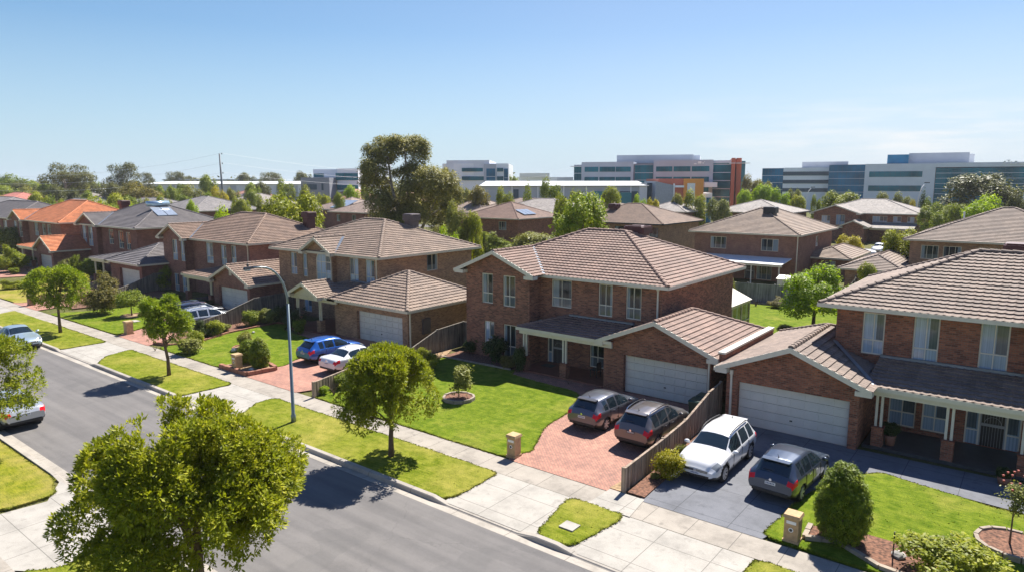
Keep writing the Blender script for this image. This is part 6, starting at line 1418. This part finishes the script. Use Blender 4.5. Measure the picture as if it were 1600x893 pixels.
def car(name, label, X, Y, rz, kind, L, W, paint, seed=0, rails=None, plate_dark=False, cladding=False, roofc=None):
    K = KIND[kind]; root = thing(name, label, 'car', (0,0,0)); NS = 84
    # denser at the ends
    f = np.linspace(0, 1, NS); f = f - .06*np.sin(2*math.pi*f)/ (2*math.pi)*1.0
    fd = np.linspace(0, 1, 600); n = 19
    top = np.interp(f, fd, blur(ip(K['top'], fd), n)); bh = .06 if kind in ('suv',) else 0.0
    belt = np.interp(f, fd, blur(ip([(0,.70),(.02,.9),(.06,.98),(.3,.96),(.6,.9),(.73,.91),(.8,.88),(.93,.76),(1,.52)], fd)+bh, n)); belt = np.minimum(belt, top-.03)
    bot = np.interp(f, fd, blur(ip([(0,.42),(.02,.33),(.1,.24),(.5,.2),(.9,.2),(.97,.23),(1,.34)], fd)+bh*.8, n))
    wb = np.interp(f, fd, blur(ip([(0,.85),(.012,.91),(.05,.965),(.15,.99),(.3,1),(.7,1),(.86,.985),(.94,.94),(.98,.87),(1,.78)], fd), 7))*W/2
    wt = np.interp(f, fd, blur(ip([(0,.66),(.03,.7),(.13,.64),(.3,.70),(.5,.70),(.58,.68),(.73,.82),(.9,.78),(.97,.62),(1,.5)] if kind != 'sedan' else [(0,.66),(.05,.78),(.16,.8),(.29,.64),(.5,.68),(.56,.67),(.71,.82),(.9,.78),(.97,.62),(1,.5)], fd), 9))*W/2
    sub = [2,1,3,3,1,1,3,3,2,3,3]; rows = []
    for i in range(NS):
        T, B, b, w, t = top[i], belt[i], bot[i], wb[i], min(wt[i], wb[i]*.97); cab = T-B
        zr = max(B+.012, T-.055-.065*min(1, cab/.4)); key = [(0,b),(w*.8,b),(w*.93,b+.04),(w*1.0,b+(B-b)*.42),(w*.985,b+(B-b)*.86),(w*.955,B-.01),(w*.94,B+.004),((w*.94+t)/2+.018*min(1,cab/.4),(B+zr)/2),(t,zr),(t*.9,zr+(T-zr)*.55),(t*.5,T-.012),(0,T)]
        r = []
        for k in range(11):
            for j in range(sub[k]): s = j/sub[k]; r.append((key[k][0]+(key[k+1][0]-key[k][0])*s, key[k][1]+(key[k+1][1]-key[k][1])*s, k+s))
        r.append((0,T,11.0)); rows.append(r)
    M_ = len(rows[0]); xs = (f-.5)*L; RW = .335 if kind in ('suv','wagon') else .315; xr, xf = (.195-.5)*L, (.815-.5)*L; RA = RW+.055
    V = np.zeros((NS, 2*M_-1, 3))
    for i in range(NS):
        for j, (y, z, k) in enumerate(rows[i]):
            V[i, j] = (xs[i], -y, z); V[i, 2*M_-2-j] = (xs[i], y, z)
    for xc in (xr, xf):                     # round the arch edges
        d = np.hypot(V[:,:,0]-xc, V[:,:,2]-RW); sel = (np.abs(d-RA) < .045) & (np.abs(V[:,:,1]) > W*.36) & (d > 1e-6)
        V[:,:,0] = np.where(sel, xc+(V[:,:,0]-xc)*RA/np.maximum(d,1e-6), V[:,:,0]); V[:,:,2] = np.where(sel, RW+(V[:,:,2]-RW)*RA/np.maximum(d,1e-6), V[:,:,2])
    kk = np.array([r[2] for r in rows[0]]); kfull = np.concatenate([kk, kk[::-1][1:]])
    P = {}
    for i in range(NS-1):
        fc = (f[i]+f[i+1])/2
        for j in range(2*M_-2):
            kc = (kfull[j]+kfull[j+1])/2; q = [V[i,j], V[i,j+1], V[i+1,j+1], V[i+1,j]]; c = sum(q)/4; y = abs(c[1]); z = c[2]; cab = top[i]-belt[i]; part = 'body'
            if min(math.hypot(c[0]-xr, z-RW), math.hypot(c[0]-xf, z-RW)) < RA-.004 and y > W*.33: continue
            if 6.02 < kc < 8 and K['side'][0] < fc < K['side'][1] and cab > .14 and abs(fc-K['pil'][0]) > .011 and (abs(fc-K['pil'][1]) > .011): part = 'side_window'
            elif kc > 8.55 and K['ws'][0] < fc < K['ws'][1]: part = 'windscreen'
            elif kc > 8.6 and K['rear'][0] < fc < K['rear'][1]: part = 'rear_window'
            elif (fc < .075 and 3.7 < kc < 6.1) or (fc < .024 and 5.9 < kc < 8.3): part = 'tail_lamp'
            elif .9 < fc < .965 and 4.3 < kc < 7.9: part = 'headlamp'
            elif fc > .972 and 3.6 < kc < 6 and y < W*.34: part = 'grille_mesh'
            elif kc < 3 and (z < bot[i]+.11 or cladding and z < bot[i]+.16): part = 'sill'
            elif cladding and min(math.hypot(c[0]-xr, z-RW), math.hypot(c[0]-xf, z-RW)) < RA+.06 and y > W*.4: part = 'sill'
            if part in ('side_window', 'tail_lamp', 'headlamp'): part += '_r' if c[1] < 0 else '_l'
            P.setdefault(part, []).append(((i,j),(i,j+1),(i+1,j+1),(i+1,j)))
    mats = {'side_window': M['carglass'], 'windscreen': M['carglass'], 'rear_window': M['carglass'], 'tail_lamp': M['taillight'], 'headlamp': M['headlight'], 'sill': M['blacktrim'], 'grille_mesh': M['blacktrim'], 'body': paint}
    for part, fs in P.items():
        idx = {}; mb = MB()
        for q in fs:
            t = []
            for a in q:
                if a not in idx: idx[a] = len(mb.v); mb.v.append(tuple(V[a]))
                t.append(idx[a])
            mb.f.append(tuple(t)); mb.uv.append([(0,0)]*4); mb.mi.append(0)
        if part == 'body':
            for i in (0, NS-1):
                ring = [tuple(V[i,j]) for j in range(2*M_-1)]; b0 = len(mb.v); mb.v.extend(ring); ids = list(range(b0, b0+len(ring)-1))
                mb.f.append(tuple(ids if i else ids[::-1])); mb.uv.append([(0,0)]*len(ids)); mb.mi.append(0)
        nm = part[:-2] if part[-2:] in ('_r', '_l') else part
        obj(nm, mb, mats[nm], root, True)
    # wheels, liners
    for sx_, xc in ((0,xr),(1,xf)):
        for s in (-1,1):
            yo = s*(W/2-.035); m = MB(); m.lathe([(.2,-.1),(RW-.02,-.1),(RW,-.07),(RW,.07),(RW-.02,.1),(.2,.1),(.2,-.1)], (xc, s*(W/2-.13), RW), axis=1, n=26, cap=False); wo = obj('wheel', m, M['tyre'], root, True)
            m = MB(); yy = s*(W/2-.045)
            m.lathe([(.215,-.02),(.235,0),(.235,.02),(.2,.02)], (xc, yy, RW), axis=1, n=24, cap=False)
            for a in range(7):
                t = 2*math.pi*a/7; d_ = (math.cos(t), math.sin(t)); e_ = (-d_[1]*.026, d_[0]*.026); q = lambda r, k, y: (xc+d_[0]*r+e_[0]*k, y, RW+d_[1]*r+e_[1]*k)
                A = [q(.03,-1,yy-s*.03),q(.03,1,yy-s*.03),q(.215,1.3,yy-s*.01),q(.215,-1.3,yy-s*.01)]; Bq = [(p[0],p[1]+s*.03,p[2]) for p in A]; m.hexa(A, Bq)
            m.lathe([(.001,-.015),(.055,-.015),(.055,.015),(.001,.015)], (xc, yy, RW), axis=1, n=12); obj('rim', m, M['rim'], wo)
            m = MB(); m.lathe([(.001,-.01),(.2,-.01),(.2,.01),(.001,.01)], (xc, s*(W/2-.14), RW), axis=1, n=16); obj('brake_disc', m, M['darkmetal'], wo)
        m = MB(); m.lathe([(RA-.01,-W/2+.04),(RA-.01,W/2-.04)], (xc,0,RW), axis=1, n=24, cap=False); m.box(xc-RA+.05, xc+RA-.05, -W/2+.3, W/2-.3, RW-.1, RW+RA-.06); obj('wheel_housing', m, M['blacktrim'], root)
    zf = lambda ff, tab: float(np.interp(ff, f, tab))
    for s in (-1,1):                        # mirrors and handles
        x = (.665-.5)*L; y = s*(zf(.665,wb)+.09); z = zf(.665,belt)+.1; m = MB(); m.rings([[(x+.0*a-.02, y-s*.0+.11*math.cos(t)*a, z+.075*math.sin(t)*a) for t in [2*math.pi*k/10 for k in range(10)]] if 0 else [(x+o, y+.115*a*math.cos(t), z+.075*a*math.sin(t)) for t in [2*math.pi*k/10 for k in range(10)]] for o, a in ((-.05,.8),(-.03,1),(.04,.95),(.08,.5))]); m.box(x-.02,x+.03,min(y,y-s*.14),max(y,y-s*.14),z-.07,z-.03); obj('mirror', m, paint, root, True)
        for ff in (.36,.52): x = (ff-.5)*L; yy = s*(zf(ff,wb)*.99+.012); m = MB(); m.box(x-.09,x+.09,yy-.012,yy+.012,zf(ff,belt)-.14,zf(ff,belt)-.11); obj('door_handle', m, M['chrome'] if seed % 2 else paint, root)
        m = MB()
        for ff in (.27 if kind != 'sedan' else .3,.44,.635): x = (ff-.5)*L; m.box(x-.006,x+.006,min(s*zf(ff,wb)*.955,s*zf(ff,wb)*1.004),max(s*zf(ff,wb)*.955,s*zf(ff,wb)*1.004),zf(ff,bot)+.16,zf(ff,belt)-.03)
        obj('door_seam', m, M['blacktrim'], root)
        if rails:
            m = MB(); m.tube([((ff-.5)*L, s*(zf(ff,wt)*.93), zf(ff,top)-.02+(.045 if .16 < ff < .54 else 0)) for ff in (.14,.17,.25,.35,.45,.53,.56)], .022, 6); obj('roof_rail', m, rails, root)
    m = MB(); x = (.17 if kind != 'sedan' else .33); m.tube([((x-.5)*L,0,zf(x,top)-.01),((x-.5)*L-.12,0,zf(x,top)+.16)], [.014,.004], 5); m.lathe([(.035,0),(.02,.03)], ((x-.5)*L,0,zf(x,top)-.005), n=8); obj('antenna', m, M['blacktrim'], root)
    # plates, grille, bumper trims, emblem, wiper
    for e, zc in ((-1, .72+bh if kind not in ('suv',) else .84), (1, .45+bh)):
        x = e*(L/2+.012); m = MB(); m.box(min(x,x-e*.03),max(x,x-e*.03),-.19,.19,zc-.055,zc+.055); po = obj('number_plate', m, M['blacktrim'] if plate_dark and e < 0 else M['plate'], root); m = MB()
        for k in range(6): y = -.15+k*.055; m.box(min(x,x+e*.004),max(x,x+e*.004),y,y+.034,zc-.028,zc+.026)
        obj('plate_marks', m, M['plate'] if plate_dark and e < 0 else plain('plate_ink', (.05,.07,.2), .5, var=0), po)
    m = MB(); x = L/2; m.box(x-.1,x+.006,-.5,.5,.5+bh,.585+bh); m.box(x-.12,x+.007,-.56,.56,.33+bh*.6,.395+bh); go = obj('grille', m, M['blacktrim'], root)
    m = MB(); m.box(x-.08,x+.014,-.5,.5,.535+bh,.548+bh); m.box(x-.08,x+.012,-.52,.52,.585+bh,.6+bh); obj('grille_bar', m, M['chrome'], go)
    for e, zc in ((-1,.86+bh),(1,.555+bh)): m = MB(); m.lathe([(.001,-.01),(.05,-.01),(.05,.01),(.001,.01)], (e*(L/2+.012),0,zc), axis=0, n=14); obj('emblem', m, M['chrome'], root)
    m = MB(); m.box(-L/2-.02,-L/2+.12,-W*.36,W*.36,.34+bh,.45+bh); obj('rear_bumper', m, M['blacktrim'], root)
    for s in (-1,1): m = MB(); m.box(L/2-.14,L/2-.015,s*W*.35-.08,s*W*.35+.08,.37+bh,.44+bh); obj('fog_lamp', m, M['headlight'], root)
    a, b = K['rear']; m = MB(); ff = a+.2*(b-a); m.seg(((ff-.5)*L,-.05,zf(ff,top)+.012),((ff-.5)*L,.34,zf(ff,top)+.012),.025,.01); obj('wiper', m, M['blacktrim'], root)
    if kind != 'sedan': m = MB(); ff = b+.01; m.hexa([((ff-.5)*L-.16,-W*.27,zf(ff,top)-.02),((ff-.5)*L+.1,-W*.29,zf(ff,top)+.0),((ff-.5)*L+.1,W*.29,zf(ff,top)+.0),((ff-.5)*L-.16,W*.27,zf(ff,top)-.02)], [((ff-.5)*L-.17,-W*.27,zf(ff,top)+.008),((ff-.5)*L+.1,-W*.29,zf(ff,top)+.022),((ff-.5)*L+.1,W*.29,zf(ff,top)+.022),((ff-.5)*L-.17,W*.27,zf(ff,top)+.008)]); obj('spoiler', m, paint, root)
    root.location = (X, Y, .05); root.rotation_euler = (0,0,rz); root['o'] = (X, Y, .05)
    return root
def paintm(name, c, metal=.35):
    m = plain(name, c, .28, metal, .5, var=0, coat=1.0); return m
UPW = R(90)
PT = {k: paintm('paint_'+k, c, mt) for k, c, mt in (('gunmetal',(.12,.126,.15),.45),('bronze_grey',(.14,.125,.122),.45),('white',(.7,.7,.7),0),('charcoal_blue',(.05,.066,.1),.45),('blue',(.01,.1,.42),.3),('silver',(.5,.52,.54),.45),('ice_silver',(.42,.52,.58),.5),('black_blue',(.02,.024,.035),.3))}
car('parked_car','grey hatchback on the brick driveway, left of the two grey cars',-16.25,28.1,UPW,'hatch',4.3,1.8,PT['gunmetal'],1)
car('parked_car','bronze-grey sport utility car with roof rails beside the paling fence',-13.35,27.5,UPW,'suv',4.42,1.83,PT['bronze_grey'],3,rails=M['chrome'],plate_dark=True)
car('parked_car','white wagon with black roof rails facing the street on the dark driveway',-9.85,26.25,-UPW,'wagon',4.6,1.84,PT['white'],1,rails=M['blacktrim'],cladding=True)
car('parked_car','dark charcoal hatchback parked beside the white wagon, rear lamps towards the street',-6.95,26.3,UPW-R(3),'hatch',4.35,1.82,PT['charcoal_blue'],1)
car('parked_car','bright blue hatchback on the pink driveway of the tan house',-36.6,27.3,UPW-R(2),'hatch',4.35,1.8,PT['blue'],2)
car('parked_car','white sedan beside the bright blue hatchback',-33.45,26.8,UPW,'sedan',4.5,1.82,PT['white'],2)
car('parked_car','silver wagon parked along the sloping paling fence',-53.0,27.6,UPW,'wagon',4.6,1.8,PT['silver'],3,rails=M['chrome'])
car('parked_car','black wagon half hidden on the far side of the silver wagon',-55.5,28.2,UPW,'suv',4.6,1.84,PT['black_blue'],2,rails=M['chrome'])
car('parked_car','silver-blue sedan parked at the far kerb near the left edge',-57.0,15.7,0,'sedan',4.7,1.8,PT['ice_silver'],2)
car('parked_car','silver sedan on the near side of the road, half hidden by the left tree',-39.3,10.15,UPW*2,'sedan',4.7,1.8,PT['silver'],1)
car('parked_car','small white wagon parked at the rear street behind the hip-roofed extension',-21.5,125,-UPW,'suv',4.5,1.8,PT['white'],1)
p = atd(1191,341,150); car('parked_car','white van glimpsed between the ash-roofed houses',p[0],p[1],R(-120),'suv',4.9,1.9,PT['white'],2)
for i, (px, py, dd, lab) in enumerate(((1300-42,316,165,'white car in the far car park under the white-banded office'),(1213,317,160,'silver car in the far car park left of the ball tree'),(1230,318,160,'pale car at the left end of the far car park'))):
    p = atd(px, py, dd); car('parked_car',lab,p[0],p[1],R(60+i*20),'sedan',4.6,1.8,PT['white' if i != 1 else 'silver'],2)
hz_ = MB(); hz_.box(-1720, 1020, -320, 1720, -1.1, 27.0)
hm = bpy.data.materials.new('haze_air'); hm.use_nodes = True; hn = hm.node_tree; hn.nodes.remove(hn.nodes['Principled BSDF'])
pv = hn.nodes.new('ShaderNodeVolumePrincipled'); pv.inputs['Density'].default_value = .00017; pv.inputs['Color'].default_value = (.93, .96, 1, 1); hn.links.new(pv.outputs[0], hn.nodes['Material Output'].inputs['Volume'])
ho = obj('haze', hz_, hm); ho['kind'] = 'stuff'; ho['label'] = 'thin pale air that fades the far skyline'; ho['category'] = 'haze'
# ---------------------------------------------------------------- light, sky, camera
EL, AZ = R(52.0), R(-8.0)                  # sun up 52 degrees, beyond the houses, a little to -X
sd = (math.cos(EL)*math.sin(AZ), math.cos(EL)*math.cos(AZ), math.sin(EL))
l = bpy.data.lights.new('sun', 'SUN'); l.energy = 4.8; l.angle = R(.53); l.color = (1.0, .95, .87)
so = bpy.data.objects.new('sun', l); COL.objects.link(so); so.location = (sd[0]*60, sd[1]*60, sd[2]*60)
import mathutils
so.rotation_euler = mathutils.Vector(sd).to_track_quat('Z', 'Y').to_euler()
w = bpy.data.worlds.new('World'); SC.world = w; w.use_nodes = True; nt = w.node_tree; bg = nt.nodes['Background']
sky = nt.nodes.new('ShaderNodeTexSky'); sky.sky_type = 'NISHITA'; sky.sun_disc = False; sky.sun_elevation = EL; sky.sun_rotation = AZ
sky.air_density = 1.0; sky.dust_density = .15; sky.ozone_density = 1.6; sky.altitude = 50
tc = nt.nodes.new('ShaderNodeTexCoord'); mp = nt.nodes.new('ShaderNodeMapping'); mp.inputs['Scale'].default_value = (2.2, 2.2, 22); nt.links.new(tc.outputs['Generated'], mp.inputs[0])
cn = noise(nt, 2.4, 6.0, mp.outputs[0], .6); sx_ = nt.nodes.new('ShaderNodeSeparateXYZ'); nt.links.new(tc.outputs['Generated'], sx_.inputs[0])
band = ramp(nt, sx_.outputs[2], ((.02, Z3), (.045, (1,1,1)), (.085, (.6,.6,.6)), (.12, Z3)))
side = ramp(nt, mth(nt, 'ADD', sx_.outputs[0], .55), ((.0, Z3), (.42, (1,1,1))))
k = mth(nt, 'MULTIPLY', mth(nt, 'MULTIPLY', ramp(nt, cn, ((.44, Z3), (.66, (1,1,1)))), band), mth(nt, 'MULTIPLY', side, .9))
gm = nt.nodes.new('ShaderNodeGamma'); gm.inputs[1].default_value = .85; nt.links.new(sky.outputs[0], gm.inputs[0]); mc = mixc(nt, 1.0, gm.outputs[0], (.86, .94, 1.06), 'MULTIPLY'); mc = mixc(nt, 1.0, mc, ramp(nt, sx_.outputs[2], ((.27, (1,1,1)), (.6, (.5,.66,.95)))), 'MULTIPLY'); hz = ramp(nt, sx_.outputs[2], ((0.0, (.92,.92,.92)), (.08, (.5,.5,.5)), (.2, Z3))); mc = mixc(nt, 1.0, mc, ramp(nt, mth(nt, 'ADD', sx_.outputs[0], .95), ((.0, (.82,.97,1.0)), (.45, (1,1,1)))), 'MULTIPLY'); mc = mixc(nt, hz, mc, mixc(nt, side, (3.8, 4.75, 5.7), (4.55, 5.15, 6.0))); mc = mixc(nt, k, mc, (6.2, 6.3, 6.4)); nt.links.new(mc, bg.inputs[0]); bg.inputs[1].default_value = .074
cam = bpy.data.cameras.new('camera'); cam.sensor_width = 36.0; cam.lens = 36.0*FPX/1600; cam.clip_end = 6000; cam.clip_start = .5
co = bpy.data.objects.new('camera', cam); COL.objects.link(co); co.location = (0, 0, HC); co.rotation_euler = (math.pi/2-PITCH, 0, YAW); SC.camera = co
vs = SC.view_settings; vs.view_transform = 'Standard'; vs.look = 'None'; vs.exposure = 1.08; vs.gamma = 1.0; vs.use_curve_mapping = False
SC.render.engine = 'CYCLES'; SC.cycles.use_denoising = True; SC.cycles.max_bounces = 6; SC.cycles.transparent_max_bounces = 6
